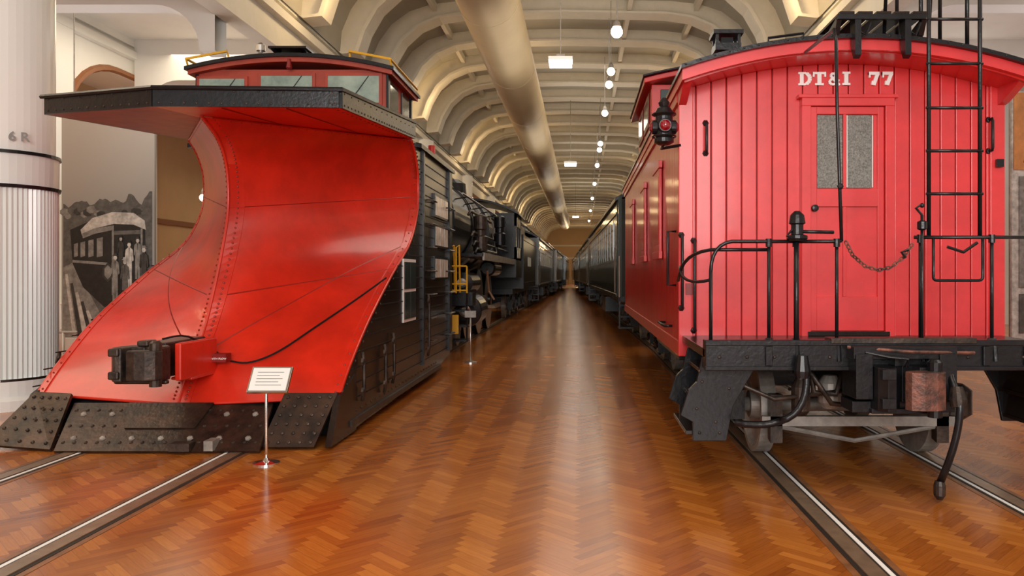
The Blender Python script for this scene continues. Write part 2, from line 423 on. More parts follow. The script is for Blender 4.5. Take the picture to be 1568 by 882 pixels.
for i in range(nb):
    y0=7.02+i*w+.004; y1=y0+w-.008
    mb.box(XL-.005,XL+.03,y0,y1,.87,3.26,RED)
    mb.box(XR-.03,XR+.005,y0,y1,.87,3.26,RED)
for a,b in wins:
    for sx,s in ((XL,-1),(XR,1)):
        xx=sx+s*.012
        mb.box(min(xx,xx+s*.03),max(xx,xx+s*.03),a,b,1.85,2.75,RED2)
        mb.box(min(xx,xx+s*.04),max(xx,xx+s*.04),a-.06,b+.06,1.77,1.85,RED2); mb.box(min(xx,xx+s*.04),max(xx,xx+s*.04),a-.06,b+.06,2.75,2.83,RED2)
        mb.box(min(xx,xx+s*.034),max(xx,xx+s*.034),a+.08,b-.08,1.93,2.67,RED)
mb.box(XL-.02,XL+.03,7.04,L1,.87,1.0,RED); mb.box(XL-.03,XL+.03,7.04,L1,3.14,3.27,RED)
mb.box(XL+.04,XR-.04,L1-.05,L1-.01,.87,3.4,RED)
mb.box(XL+.06,XR-.06,7.07,L1-.06,.9,1.04,BLK)
mb.obj('body_sides',cab,bevel=.004)
mb=MB()
roof(mb,C,1.49,3.345,3.60,6.5,L1+.4,.035,BLK)
roof(mb,C,1.475,3.325,3.578,6.55,L1+.35,.10,RED2,N=24)
for i in range(25):
    x=C-1.45+2.9*i/24; mb.dome((x,6.5,parab(x,C,1.49,3.33,3.585)),(0,-1,0),.010,BLK)
for s in (-1,1):
    x=C+s*1.42; mb.prism([(6.56,3.34),(7.0,3.34),(7.0,3.10),(6.9,3.12),(6.7,3.2),(6.58,3.26)],'x',x-.035,x+.035,RED2)
roof(mb,C,1.45,3.235,3.49,6.6,6.64,.02,RED)
mb.obj('roof',cab)
mb=MB()
mb.box(.93,3.71,10.4,12.7,3.2,4.12,RED)
roof(mb,C,1.5,4.16,4.36,10.2,12.9,.07,RED); roof(mb,C,1.52,4.19,4.39,10.15,12.95,.03,BLK)
for s in (0,1):
    for a,b in ((10.6,11.4),(11.6,12.4)):
        x=.93 if s==0 else 3.71; t=-1 if s==0 else 1
        mb.box(min(x,x+t*.02),max(x,x+t*.02),a,b,3.6,4.05,REDD); mb.box(min(x,x+t*.025),max(x,x+t*.025),a+.06,b-.06,3.66,3.99,GLASS)
for a,b in ((1.05,1.75),(2.0,2.7),(2.9,3.6)): mb.box(a,b,10.37,10.4,3.72,4.05,GLASS)
mb.obj('cupola',cab,bevel=.01)
mb=MB()
mb.lathe((1.47,8,3.4),(0,0,1),[(.09,0),(.09,.45)],BLK,20); mb.box(1.35,1.61,7.88,8.12,3.86,3.93,BLK); mb.box(1.33,1.63,7.86,8.14,4.02,4.06,BLK)
for a,b in ((1.37,7.9),(1.59,7.9),(1.37,8.1),(1.59,8.1)): mb.box(a-.015,a+.015,b-.015,b+.015,3.9,4.04,BLK)
mb.box(1.42,1.54,7.94,8.06,3.93,4.0,BLKM)
for i in range(5): mb.box(2.12+i*.15,2.24+i*.15,6.42,12,3.735,3.755,BLKW)
for x in (2.27,2.68):
    mb.prism([(6.42,3.72),(6.55,3.72),(6.52,3.47),(6.47,3.38),(6.42,3.40)],'x',x-.025,x+.025,BLK)
    mb.tube([(x,6.46,3.62),(x+.06,6.42,3.56),(x+.1,6.42,3.66)],.012,BLK,6)
for x in (2.12,2.82): mb.prism([(6.5,3.58),(7,3.58),(6.42,3.72)],'x',x-.02,x+.02,BLK)
mb.box(2.1,2.86,6.41,6.45,3.69,3.73,BLK)
for x in (2.86,3.25):
    mb.tube([(x,6.6,3.5),(x,6.6,4.1),(x,6.7,4.25),(x,7.0,4.27),(x,7.1,4.15),(x,7.1,3.55)],.018,BLK,8)
mb.tube([(1.6,6.7,3.52),(1.6,6.7,3.62),(1.9,6.7,3.66),(1.9,6.7,3.55)],.012,BLK,6)
mb.obj('roof_fittings',cab)
# end door (no coplanar overlaps)
mb=MB()
mb.box(1.95,2.03,6.92,7.0,1.05,3.09,RED2); mb.box(2.69,2.77,6.92,7.0,1.05,3.09,RED2); mb.box(1.95,2.77,6.92,7.0,3.09,3.16,RED2)
mb.box(1.92,2.80,6.91,7.0,3.16,3.19,RED2)
mb.box(2.03,2.69,6.975,7.0,1.05,3.09,RED2)
mb.box(2.035,2.09,6.95,6.975,1.1,3.085,RED2); mb.box(2.63,2.685,6.95,6.975,1.1,3.085,RED2)
for za,zb2 in ((3.02,3.085),(2.2,2.36),(1.1,1.4)): mb.box(2.09,2.63,6.95,6.975,za,zb2,RED2)
for za,zb2 in ((1.4,2.2),(2.36,3.02)): mb.box(2.325,2.352,6.952,6.975,za,zb2,RED2)
mb.box(2.095,2.322,6.962,6.975,2.365,3.015,FROST); mb.box(2.362,2.578,6.962,6.975,2.365,3.015,FROST)
mb.box(2.353,2.361,6.945,6.975,2.37,3.01,PAPER); mb.box(2.579,2.587,6.945,6.975,2.37,3.01,PAPER)
mb.box(2.0,2.72,6.90,6.95,1.057,1.095,BLKW)
mb.lathe((2.065,6.90,2.185),(0,1,0),[(.01,0),(.03,.005),(.032,.03),(.012,.035),(.012,.06)],BLK,12)
mb.obj('end_door',cab,bevel=.003)
# lettering
mb=MB(); zb=3.285; H=.118; yT=6.985; tk=[0]
def q(a,b,c,d_):
    tk[0]+=1; mb.box(a,b,yT-.0004*tk[0],7.002,c,d_,WPAINT)
def stroke(p0,p1,t):
    tk[0]+=1
    a=Vector((p0[0],p0[1]));b=Vector((p1[0],p1[1])); n=(b-a).normalized(); n=Vector((-n.y,n.x))*t/2
    mb.prism([tuple(a+n),tuple(b+n),tuple(b-n),tuple(a-n)],'y',yT-.0004*tk[0],7.002,WPAINT)
x=1.93; q(x+.012,x+.042,zb,zb+H); q(x,x+.055,zb,zb+.018); q(x,x+.055,zb+H-.018,zb+H)
pts=[(x+.048+.042*math.sin(t),zb+H/2-(H/2-.009)*math.cos(t)) for t in [math.pi*i/8 for i in range(9)]]
for i,(a,b) in enumerate(zip(pts,pts[1:])): stroke(a,b,.018 if i in(0,7) else .030)
x=2.042; q(x+.036,x+.068,zb,zb+H); q(x,x+.104,zb+H-.02,zb+H); q(x+.018,x+.086,zb,zb+.018); q(x,x+.014,zb+H-.045,zb+H); q(x+.09,x+.104,zb+H-.045,zb+H)
x=2.160
amp=[(.092,.0),(.035,.062),(.022,.088),(.04,.108),(.062,.092),(.055,.068),(.018,.044),(.01,.022),(.03,.006),(.06,.010),(.084,.050)]
for a,b in zip(amp,amp[1:]): stroke((x+a[0],zb+a[1]),(x+b[0],zb+b[1]),.020)
x=2.272; q(x+.015,x+.047,zb,zb+H); q(x,x+.062,zb,zb+.018); q(x,x+.062,zb+H-.018,zb+H)
mb.v=[(1.935+(v[0]-1.93)*1.14,v[1],v[2]) for v in mb.v]
for x in (2.56,2.68):
    q(x,x+.095,zb+H-.028,zb+H); q(x,x+.015,zb+H-.052,zb+H); stroke((x+.080,zb+H-.015),(x+.046,zb+.01),.032); stroke((x+.046,zb+.035),(x+.04,zb),.040)
mb.obj('lettering',cab)
mb=MB()
mb.box(.9,3.74,5.72,7.0,.99,1.055,BLKW)
mb.box(.9,3.74,5.67,5.80,.905,1.12,BLK)
mb.box(.895,3.745,5.65,5.67,1.085,1.126,BLK); mb.box(.895,3.745,5.65,5.67,.905,.935,BLK)
for i in range(14): mb.dome((1.0+i*.2,5.67,1.0),(0,-1,0),.014,IRON)
for x in (1.33,2.0,2.9,3.2): mb.box(x,x+.05,5.645,5.67,.94,1.08,BLK)
mb.box(1.8,2.85,5.64,5.8,1.1,1.14,IRON)
mb.box(1.93,2.05,5.5,5.8,.72,1.04,BLK); mb.box(2.52,2.64,5.5,5.8,.72,1.04,BLK); mb.box(1.92,2.65,5.52,5.8,1.0,1.09,BLK); mb.box(1.92,2.65,5.55,5.8,.62,.70,BLK)
mb.box(2.1,2.54,5.85,14.8,.62,.92,BLK)
for y in (7.8,13.9): mb.box(1.1,3.5,y-.15,y+.15,.78,.9,BLK)
mb.box(1.2,2.0,9.6,12.4,.55,.9,BLK); mb.lathe((3.0,9.8,.68),(0,1,0),[(.2,0),(.22,.05),(.22,1.6),(.2,1.65)],BLK,20)
for xx in (1.35,1.85,2.8,3.3): mb.tube([(xx,7.0,.85),(xx,9.2,.5),(xx,12.5,.5),(xx,14.6,.85)],.02,BLK,6)
mb.obj('platform_and_underframe',cab,bevel=.005)
mb=MB(); coupler(mb,2.28,5.40,.81,BLK,RUST)
mb.tube([(2.0,5.52,1.05),(2.15,5.48,1.02),(2.28,5.46,1.01),(2.28,5.5,.95)],.014,BLK,6)
mb.tube([(1.9,5.6,1.08),(2.3,5.45,1.06),(2.8,5.58,1.04)],.013,RUST,6)
mb.obj('coupler',cab,bevel=.014)
mb=MB(); truck(mb,C-.015,7.05,8.65); truck(mb,C-.015,13.0,14.6)
mb.box(1.5,3.1,6.5,6.56,.34,.42,GREYM); mb.tube([(1.5,6.53,.36),(2.3,6.6,.2),(3.1,6.53,.36)],.02,GREYM,6)
for x in (1.62,3.0): mb.prism([(6.5,.2),(6.6,.22),(6.60,.6),(6.5,.6)],'x',x-.05,x+.05,IRON)
mb.tube([(1.2,6.0,.9),(1.24,5.95,.75),(1.45,5.9,.66),(2.1,6.1,.7)],.018,IRON,8)
mb.tube([(1.7,5.9,.9),(1.9,5.95,.62),(2.2,6.1,.56)],.02,IRON,8)
mb.tube([(1.75,6.0,.92),(1.78,6.0,.7),(1.95,6.0,.68),(2.0,6.0,.85)],.022,IRON,8)
mb.lathe((1.68,6.0,.52),(0,0,1),[(.04,0),(.07,.04),(.07,.22),(.04,.28),(.02,.4)],IRON,14)
mb.lathe((1.95,6.15,.55),(0,0,1),[(.05,0),(.09,.05),(.09,.2),(.05,.26)],GREYM,14)
mb.lathe((3.15,6.6,.38),(0,0,1),[(.06,0),(.13,.05),(.13,.25),(.06,.30)],IRON,18)
for k in range(5): mb.tube([(1.3+.4*k,6.2,.92),(1.34+.4*k,6.25,.7),(1.3+.4*k,6.4,.66)],.014,IRON,6)
mb.obj('trucks',cab)
mb=MB()
def mirror(p): return [(2*C-x,z) for x,z in p]
st=[(.90,.98),(1.36,.98),(1.28,.88),(1.13,.62),(1.08,.36),(.83,.36),(.83,.50),(.74,.55),(.80,.74),(.86,.80)]
for P in (st,mirror(st)):
    for y in (5.83,6.62): mb.prism(P,'y',y,y+.035,BLK)
for s in (0,1):
    def bx(a,b,y0,y1,z0,z1):
        if s: a,b=2*C-b,2*C-a
        mb.box(a,b,y0,y1,z0,z1,BLKW)
    bx(.78,1.08,5.865,6.62,.40,.43); bx(.86,1.12,5.865,6.62,.62,.65); bx(.9,1.28,5.865,6.62,.85,.88); bx(1.05,1.075,5.865,6.62,.43,.62); bx(1.10,1.115,5.865,6.62,.65,.85)
for x,z in ((.88,.88),(1.2,.9),(.9,.8),(1.1,.75),(.86,.6),(1.0,.5),(.88,.42),(1.03,.42)):
    mb.dome((x,5.83,z),(0,-1,0),.013,IRON); mb.dome((2*C-x,5.83,z),(0,-1,0),.013,IRON)
mb.obj('steps',cab,bevel=.004)
mb=MB(); y=5.72; r=.0135
mb.tube([(.945,y,1.10),(.945,y,1.62)]+arc((.945,y,1.62),(.95,y,1.82),(1.1,y,1.84),6)+[(1.36,y,1.84),(1.58,y,1.84)],r,BLK)
mb.tube([(.78,6.3,1.55)]+arc((.78,6.2,1.60),(.78,6.0,1.76),(.95,5.75,1.78),6)+[(1.36,5.74,1.78)],r,BLK)
mb.tube(arc((.78,6.2,1.66),(.76,6.0,1.50),(.95,5.73,1.56),8),.012,BLK)
for x in (1.37,1.565,1.865):
    mb.tube([(x,y,1.10),(x,y,1.84)],r,BLK); mb.dome((x,y,1.12),(0,0,1),.035,BLK)
    mb.lathe((x,y,1.80),(0,0,1),[(.024,0),(.024,.06)],BLK,10)
    mb.tube([(x,y-.04,1.12),(x,y-.06,.97)],.016,BLK,6)
mb.tube([(1.58,y,1.84),(1.865,y,1.84),(1.90,y,1.845)],r,BLK)
for x in (2.475,2.997,3.66):
    mb.tube([(x,y,1.10),(x,y,1.87)],r,BLK); mb.dome((x,y,1.12),(0,0,1),.035,BLK); mb.lathe((x,y,1.83),(0,0,1),[(.024,0),(.024,.06)],BLK,10)
    mb.tube([(x,y-.04,1.12),(x,y-.06,.97)],.016,BLK,6)
mb.tube([(2.43,y,1.87),(3.4,y,1.87)]+arc((3.4,y,1.87),(3.7,y,1.87),(3.7,y,1.62),6)+[(3.7,y,1.10)],r,BLK)
mb.tube([(2.57,y,1.86),(2.57,y,1.58)]+arc((2.57,y,1.58),(2.57,y,1.555),(2.6,y,1.555),3)+[(2.88,y,1.555)]+arc((2.9,y,1.555),(2.93,y,1.555),(2.93,y,1.58),3)+[(2.93,y,1.86)],.011,BLK)
mb.tube([(2.66,y-.02,1.80),(2.77,y-.04,1.76),(2.88,y-.02,1.83)],.012,BLK,6)
mb.tube([(2.475,y-.03,1.0),(2.475,y-.03,2.03)],.012,BLK); mb.sphere((2.475,y-.03,2.10),.018,BLK); mb.tube([(2.475,y-.03,2.03),(2.43,y-.03,2.08),(2.475,y-.03,2.11)],.01,BLK,6)
mb.lathe((2.475,y-.03,1.92),(0,0,1),[(.02,0),(.035,.01),(.035,.06),(.02,.07)],BLK,12)
mb.lathe((1.57,y-.02,1.84),(0,0,1),[(.06,0),(.075,.02),(.075,.04),(.045,.05),(.045,.12),(.06,.13),(.05,.19),(.02,.22)],BLK,14)
mb.tube([(1.57,y-.04,1.91),(1.83,y-.04,1.905)],.013,BLK); mb.tube([(1.565,y-.02,.98),(1.565,y-.02,1.84)],.02,BLK)
mb.tube([(1.54,y-.03,1.93),(1.49,y-.05,1.88),(1.57,y-.05,1.86)],.012,BLK,6)
mb.tube([(1.858,6.5,3.44),(1.858,5.76,3.40),(1.86,5.72,3.3),(1.868,5.72,2.8),(1.885,5.72,2.3),(1.90,5.72,1.84)],.013,BLK); mb.dome((1.885,5.7,2.24),(0,-1,0),.025,BLK)
for x in (2.55,2.925):
    mb.tube([(x,5.75,1.86),(x,5.75,3.75),(x,5.9,4.1),(x,6.3,4.2),(x,6.55,4.0),(x,6.6,3.6)],.016,BLK)
for z in (1.87,2.19,2.505,2.82,3.145,3.47,3.8): mb.tube([(2.53,5.745,z),(2.945,5.745,z)],.012,BLK)
chain(mb,[(1.93,y,1.84),(1.98,y,1.74),(2.07,y,1.66),(2.17,y,1.63),(2.26,y,1.65),(2.35,y,1.72),(2.42,y,1.82)],RUST,.0055,.04)
mb.tube([(2.36,y-.02,1.72),(2.33,y-.02,1.76),(2.38,y-.02,1.78)],.011,BLK,6)
def grab(x,z0,z1,yy=7.0):
    mb.tube([(x,yy,z0),(x,yy-.06,z0),(x,yy-.07,z0+.02),(x,yy-.07,z1-.02),(x,yy-.06,z1),(x,yy,z1)],.013,BLK); mb.dome((x,yy-.0,z0),(0,-1,0),.03,BLK); mb.dome((x,yy,z1),(0,-1,0),.03,BLK)
grab(1.11,2.68,2.95); grab(3.64,2.7,2.98)
grab(.89,1.3,1.95,6.97); grab(1.0,1.1,1.9,6.97)
mb.tube([(XL,7.3,1.5),(XL-.08,7.3,1.5),(XL-.08,7.3,2.0),(XL,7.3,2.0)],.013,BLK)
mb.tube([(XL,7.6,1.1),(XL-.08,7.6,1.1),(XL-.08,8.2,1.1),(XL,8.2,1.1)],.013,BLK)
mb.obj('railings_and_ladder',cab)
mb=MB()
mb.tube(arc((1.6,5.6,.98),(1.64,5.55,.62),(1.42,5.6,.55),8)+arc((1.42,5.6,.55),(1.3,5.62,.5),(1.12,5.70,.52),5),.026,BLK,10)
mb.lathe((1.58,5.6,.86),(0,0,1),[(.05,0),(.06,.05),(.04,.16)],BLK,12)
mb.tube([(2.62,5.6,.98),(2.60,5.5,.86),(2.61,5.4,.72)]+arc((2.61,5.4,.72),(2.60,5.36,.5),(2.52,5.5,.14),8),.026,BLK,10)
mb.lathe((2.515,5.5,.02),(0,0,1),[(.02,0),(.04,.03),(.04,.1),(.03,.13)],IRON,12)
mb.lathe((2.61,5.42,.68),(0,.2,1),[(.05,0),(.06,.05),(.04,.14)],IRON,12)
mb.obj('brake_hoses',cab)
mb=MB(); lx,ly,lz=.71,6.72,2.88
mb.tube([(XL,6.98,2.75),(lx,6.98,2.72),(lx,ly,2.72)],.014,BLK)
mb.lathe((lx,ly,lz-.17),(0,0,1),[(.05,0),(.085,.02),(.085,.05),(.075,.06),(.075,.24),(.09,.26),(.06,.31),(.04,.33),(.05,.36),(.02,.4)],BLK,20)
for d in ((0,-1,0),(-1,0,0),(1,0,0),(0,1,0)):
    o=Vector((lx,ly,lz-.02))+Vector(d)*.06
    mb.lathe(o,d,[(.06,0),(.06,.04),(.052,.045)],BLK,18); mb.lathe(o+Vector(d)*.03,d,[(.05,0),(.045,.02),(.025,.035),(.005,.04)],REDLENS,18)
for dz in (-.1,.09): mb.tube([(lx+.1*math.cos(t),ly+.1*math.sin(t),lz+dz) for t in [k*math.pi/8 for k in range(16)]],.008,BLK,5,closed=True)
mb.obj('marker_lamp',cab)
mb=MB(); mb.box(.93,.99,6.955,6.975,1.42,1.52,REDD); mb.box(3.68,3.74,6.93,6.96,2.55,2.62,BLK); mb.obj('data_plate',cab)

# ---------------------------------------------------------------- SNOWPLOW
P0=-3.85; plow=empty('snowplow_railcar',(P0,10,0))
def HWs(s): return 1.55 if s>0 else 1.46
RG=[(7.5,.34),(7.68,.60),(8.0,1.0),(8.2,1.36),(8.42,1.85),(8.56,2.3),(8.53,2.75),(8.33,3.03),(7.95,3.21)]
EG=[(7.42,.42),(7.75,.68),(8.5,1.12),(9.52,1.6),(10.5,2.02),(10.98,2.5),(11.03,2.95),(10.85,3.25),(10.6,3.42)]
EGL=[(7.64,.42),(7.95,.68),(8.6,1.12),(9.56,1.6)]+EG[4:]
def cr(P,t):
    n=len(P)-1; i=min(int(t),n-1); f=t-i
    p=[P[max(0,min(n,i+k))] for k in (-1,0,1,2)]
    return tuple(.5*((2*p[1][a])+(-p[0][a]+p[2][a])*f+(2*p[0][a]-5*p[1][a]+4*p[2][a]-p[3][a])*f*f+(-p[0][a]+3*p[1][a]-3*p[2][a]+p[3][a])*f**3) for a in (0,1))
def mp(s,f,t,off=0):
    a=cr(RG,t); b=cr(EG if s>0 else EGL,t); return Vector((P0+s*HWs(s)*f,a[0]*(1-f)+b[0]*f-off,a[1]*(1-f)+b[1]*f+off*.3))
mb=MB(); NT,NS=64,16
for s in (1,-1):
    vs=[];fs=[]
    for i in range(NT+1):
        for j in range(NS+1): vs.append(mp(s,j/NS,8*i/NT))
    for i in range(NT):
        for j in range(NS): fs.append((i*(NS+1)+j,i*(NS+1)+j+1,(i+1)*(NS+1)+j+1,(i+1)*(NS+1)+j))
    mb.add(vs,fs,PRED,True)
mo=mb.obj('moldboards',plow)
so=mo.modifiers.new('solid','SOLIDIFY'); so.thickness=.02; so.offset=0
mb=MB()
def ribbon(s,f0,f1,off,m,t0=0.,t1=8.,n=48):
    vs=[];fs=[]
    for i in range(n+1):
        t=t0+(t1-t0)*i/n
        vs+= [mp(s,f0,t,off),mp(s,f1,t,off),mp(s,f0,t,0),mp(s,f1,t,0)]
    for i in range(n):
        a=4*i; b=a+4
        fs+=[(a,a+1,b+1,b),(a,a+2,b+2,b),(a+1,a+3,b+3,b+1)]
    mb.add(vs,fs,m)
for s in (1,-1):
    ribbon(s,0,.07,.022,PRED); ribbon(s,.955,1.0,.02,PRED)
    for i in range(62):
        t=.3+7.6*i/61; mb.dome(mp(s,.04,t,.022),(s*.5,-1,.1),.014,PREDD)
        if i%2==0: mb.dome(mp(s,.975,t,.02),(s*.3,-1,.1),.013,PREDD)
    for i in range(22): mb.dome(mp(s,.1+.85*i/21,7.8,.012),(0,-1,-.3),.014,PREDD)
    mb.tube([mp(s,1,8*i/40,.0) for i in range(41)],.02,PRED,8)
    for ta,tb in ((5.05,5.4),(3.0,3.15),(1.4,4.0)):
        mb.tube([mp(s,k/14,ta+(tb-ta)*k/14,.006) for k in range(15)],.010,PREDD,5)
mb.tube([mp(1,0,8*i/40,.018) for i in range(41)],.016,PRED,8)
mb.obj('rivets_and_seams',plow)
mb=MB()
for s in (1,-1):
    side=[(7.32 if s>0 else 7.55,.04)]+[cr(EG if s>0 else EGL,8*i/40) for i in range(41)]+[(13.6,3.42),(13.6,.22),(12.4,.12)]
    x=P0+s*HWs(s); mb.prism(side,'x',x-.02,x+.02,BLKW)
mb.box(P0-1.44,P0+1.52,13.55,13.59,.3,3.40,BLKW)
roof(mb,P0,1.63,3.42,3.62,10.9,13.8,.06,BLK)
sideR=[cr(EG,8*i/40) for i in range(41)]
for s in (1,-1):
    x=P0+s*(HWs(s)+.02)
    def bx(y0,y1,z0,z1,m,d=.02): mb.box(min(x,x+s*d),max(x,x+s*d),y0,y1,z0,z1,m)
    for k in range(20):
        z=.35+k*.15
        yy=min([p[0] for p in sideR if abs(p[1]-z)<.12] or [12])+.1
        bx(yy+.1,13.34,z,z+.012,BLKM,.006)
    bx(7.7,12.6,.1,.16,IRON,.03)
    bx(13.35,13.6,.3,3.4,BLK,.04); bx(11.2,11.3,.3,3.4,BLK,.03)
    bx(10.0,10.75,.98,1.8,WPAINT,.012)
    for a in (10.04,10.39):
        for c in (1.02,1.41): bx(a,a+.32,c,c+.35,GLASS,.022)
    for zz in (1.55,2.05,2.52):
        bx(12.05,13.2,zz-.03,zz+.33,BLK,.03)
        for a in (12.12,12.5,12.88): bx(a,a+.33,zz,zz+.29,GLASSW,.035)  # panes coloured white as painted reflections
    for yv,z0,z1 in ((8.05,.3,.8),(8.95,.25,.8),(9.35,.3,.9),(11.5,.4,1.3)):
        mb.tube([(x+s*.03,yv,z0),(x+s*.05,yv,z0+.1),(x+s*.05,yv,z1-.1),(x+s*.03,yv,z1)],.018,IRON,8)
        mb.dome((x+s*.03,yv,z0+.1),(s,0,0),.05,IRON); mb.dome((x+s*.03,yv,z1-.1),(s,0,0),.05,IRON)
    for zz in (.6,.95,1.3,1.65,2.0,2.35,2.7):
        mb.tube([(x,11.6,zz),(x+s*.08,11.6,zz),(x+s*.08,11.95,zz),(x,11.95,zz)],.012,IRON,6)
        mb.tube([(x,13.0,zz),(x+s*.10,13.0,zz),(x+s*.10,13.5,zz),(x,13.5,zz)],.014,BLK,6)
    for i in range(40):
        p=cr(EG if s>0 else EGL,.2+7.6*i/39); mb.dome((x,p[0]+.06,p[1]-.02),(s,0,0),.014,IRON)
    for i in range(25): mb.dome((x,7.75+i*.19,.22),(s,0,0),.014,IRON)
mb.obj('body_sides',plow)
mb=MB()
def plate(tl,tr,br,bl,th=.03,m=BLADE):
    v=[Vector(p) for p in (tl,tr,br,bl)]; n=(v[1]-v[0]).cross(v[3]-v[0]).normalized()
    if n.y>0: n=-n
    vs=v+[p-n*th for p in v]; mb.add(vs,[(0,1,2,3),(7,6,5,4),(0,4,5,1),(1,5,6,2),(2,6,7,3),(3,7,4,0)],m)
    return v,n
def bolts(v,n,rows,cols,r=.02,m=IRON):
    for i in range(rows):
        for j in range(cols):
            a=(j+.5)/cols; b=(i+.5)/rows
            p=v[0].lerp(v[1],a).lerp(v[3].lerp(v[2],a),b); mb.dome(p,n,r,m)
v,n=plate((P0-1.0,7.5,.37),(P0+.9,7.5,.37),(P0+.98,6.98,.025),(P0-.85,6.98,.025)); bolts(v,n,3,18,.018)
bolts(v,n,2,7,.03,GREYM)
v,n=plate((P0-.45,7.46,.38),(P0+.35,7.46,.38),(P0+.3,7.2,.19),(P0-.35,7.2,.19),.05)
v,n=plate((P0+1.05,7.40,.48),(P0+1.55,7.40,.48),(P0+1.42,7.12,.03),(P0+.93,7.12,.03)); bolts(v,n,6,5,.02)
mb.prism([(7.4,.46),(7.12,.03),(7.9,.03),(7.9,.6)],'x',P0+1.52,P0+1.58,BLKW)
v,n=plate((P0-1.46,7.62,.46),(P0-1.03,7.5,.46),(P0-.93,7.05,.025),(P0-1.62,7.15,.05)); bolts(v,n,5,5,.018)
mb.prism([(7.6,.44),(7.3,.06),(8.0,.03),(8.0,.6)],'x',P0-1.49,P0-1.44,BLKW)
mb.box(P0-1.40,P0+1.5,7.7,7.8,.025,.36,BLK)
mb.box(P0+.2,P0+.38,6.93,7.05,.03,.10,IRON); mb.box(P0+.5,P0+.58,6.95,7.1,.03,.12,GREYM)
mb.box(P0-1.2,P0+1.2,9.6,13.5,.6,.75,BLK)
mb.obj('cutting_blades',plow)
mb=MB()
fr=[(P0-1.50,7.85,3.20),(P0-.1,7.25,3.15),(P0+1.58,7.36,3.16)]
bk=[(P0-1.50,10.6,3.43),(P0-.1,10.6,3.43),(P0+1.58,10.6,3.43)]
h=.17; hb=.22
mb.add([fr[0],fr[1],bk[0],bk[1]],[(0,1,3,2)],RUSTR); mb.add([fr[1],fr[2],bk[1],bk[2]],[(0,1,3,2)],PRED)
mb.add([(x,y,z+h) for x,y,z in fr]+[(x,y,z+hb) for x,y,z in bk],[(0,1,4,3),(1,2,5,4)],BLK)
def fas(a,b,ha,hb_,nrm):
    a=Vector(a);b=Vector(b);N=Vector(nrm)*.03
    mb.add([a,b,b+Vector((0,0,hb_)),a+Vector((0,0,ha)),a+N,b+N,b+N+Vector((0,0,hb_)),a+N+Vector((0,0,ha))],[(0,1,2,3),(4,5,6,7),(0,1,5,4),(2,3,7,6),(1,2,6,5),(0,3,7,4)],BLK)
    L=(b-a).length; k=int(L/.12)
    for i in range(k+1):
        p=a.lerp(b,(i+.5)/(k+1)); mb.dome(p+N+Vector((0,0,.03)),nrm,.012,IRON)
        if i%2==0: mb.dome(p+N+Vector((0,0,.14)),nrm,.010,IRON)
fas(fr[0],fr[1],h,h,(-.35,-.93,0)); fas(fr[1],fr[2],h,h,(0,-1,0)); fas(fr[2],bk[2],h,hb,(1,0,0)); fas(fr[0],bk[0],h,hb,(-1,0,0))
mb.tube([Vector(fr[0])+Vector((-.04,-.03,h)),Vector(fr[1])+Vector((0,-.04,h)),Vector(fr[2])+Vector((.03,-.03,h)),Vector(bk[2])+Vector((.03,0,hb))],.022,BLK,6)
for i in range(5):
    for k in range(2): mb.dome((P0+1.37+i*.045,7.33,3.2+k*.07),(0,-1,0),.012,IRON)
for i in range(22):
    p=Vector(fr[2]).lerp(Vector(bk[2]),i/21); mb.dome(p+Vector((-.06,0,-.0)),(0,0,-1),.014,PREDD)
for f in (.35,.7): mb.tube([Vector(fr[1]).lerp(Vector(fr[2]),f)+Vector((0,.02,0)),Vector(bk[1]).lerp(Vector(bk[2]),f)],.008,PREDD,5)
mb.obj('brow_hood',plow)
mb=MB(); a,b=P0-1.25,P0+1.25; y0,y1=10.45,11.9
mb.box(a,b,y0,y1,3.45,4.33,CABR)
roof(mb,P0,1.38,4.34,4.52,y0-.14,y1+.14,.05,BLK); roof(mb,P0,1.35,4.33,4.50,y0-.1,y1+.1,.09,CABR)
for c,wd,z0,z1 in ((P0-.93,.30,3.85,4.2),(P0-.07,.34,3.85,4.24),(P0+.82,.34,3.85,4.24)):
    mb.box(c-wd-.04,c+wd+.04,y0-.025,y0,z0-.04,z1+.04,CABR); mb.box(c-wd,c+wd,y0-.032,y0-.02,z0,z1,GLASSL)
    mb.tube([(c+wd*.6,y0-.03,z1),(c,y0-.05,z0+.1)],.008,BLK,5); mb.tube([(c-wd,y0-.035,z0+.02),(c+wd,y0-.035,z0+.02)],.012,CABR,5)
for s in (1,-1):
    x=P0+s*1.25
    for ya in (10.6,11.3): mb.box(min(x,x+s*.02),max(x,x+s*.02),ya,ya+.45,3.75,4.22,GLASS)
    mb.box(min(x,x+s*.035),max(x,x+s*.035),y0-.02,y0+.08,3.45,4.33,BLK); mb.box(min(x,x+s*.035),max(x,x+s*.035),y1-.08,y1,3.45,4.33,BLK)
    mb.box(min(x,x+s*.015),max(x,x+s*.015),y0,y1,3.45,3.7,BLK)
    xo=P0+s*1.34
    mb.tube([(P0+s*.8,y0-.12,4.47),(P0+s*.8,y0-.16,4.53),(xo,y0-.16,4.43),(xo,y1+.1,4.43)],.018,YEL,6)
    mb.tube([(xo,y0-.16,4.43),(xo,y0-.1,4.33)],.014,YEL,6)
mb.box(P0-.25,P0+.25,y0-.2,y1,4.56,4.59,BLKW)
for s in (-1,1): mb.prism([(y0-.2,4.56),(y0+.1,4.48),(y0+.1,4.56)],'x',P0+s*.2-.02,P0+s*.2+.02,BLK)
mb.lathe((P0-.4,y0-.05,4.5),(0,0,1),[(.05,0),(.03,.05),(.06,.06),(.06,.14),(.02,.17)],STEEL,14)
mb.lathe((P0-.0,y0-.12,4.3),(0,0,1),[(.02,0),(.04,.02),(.02,.14)],REDD,10)
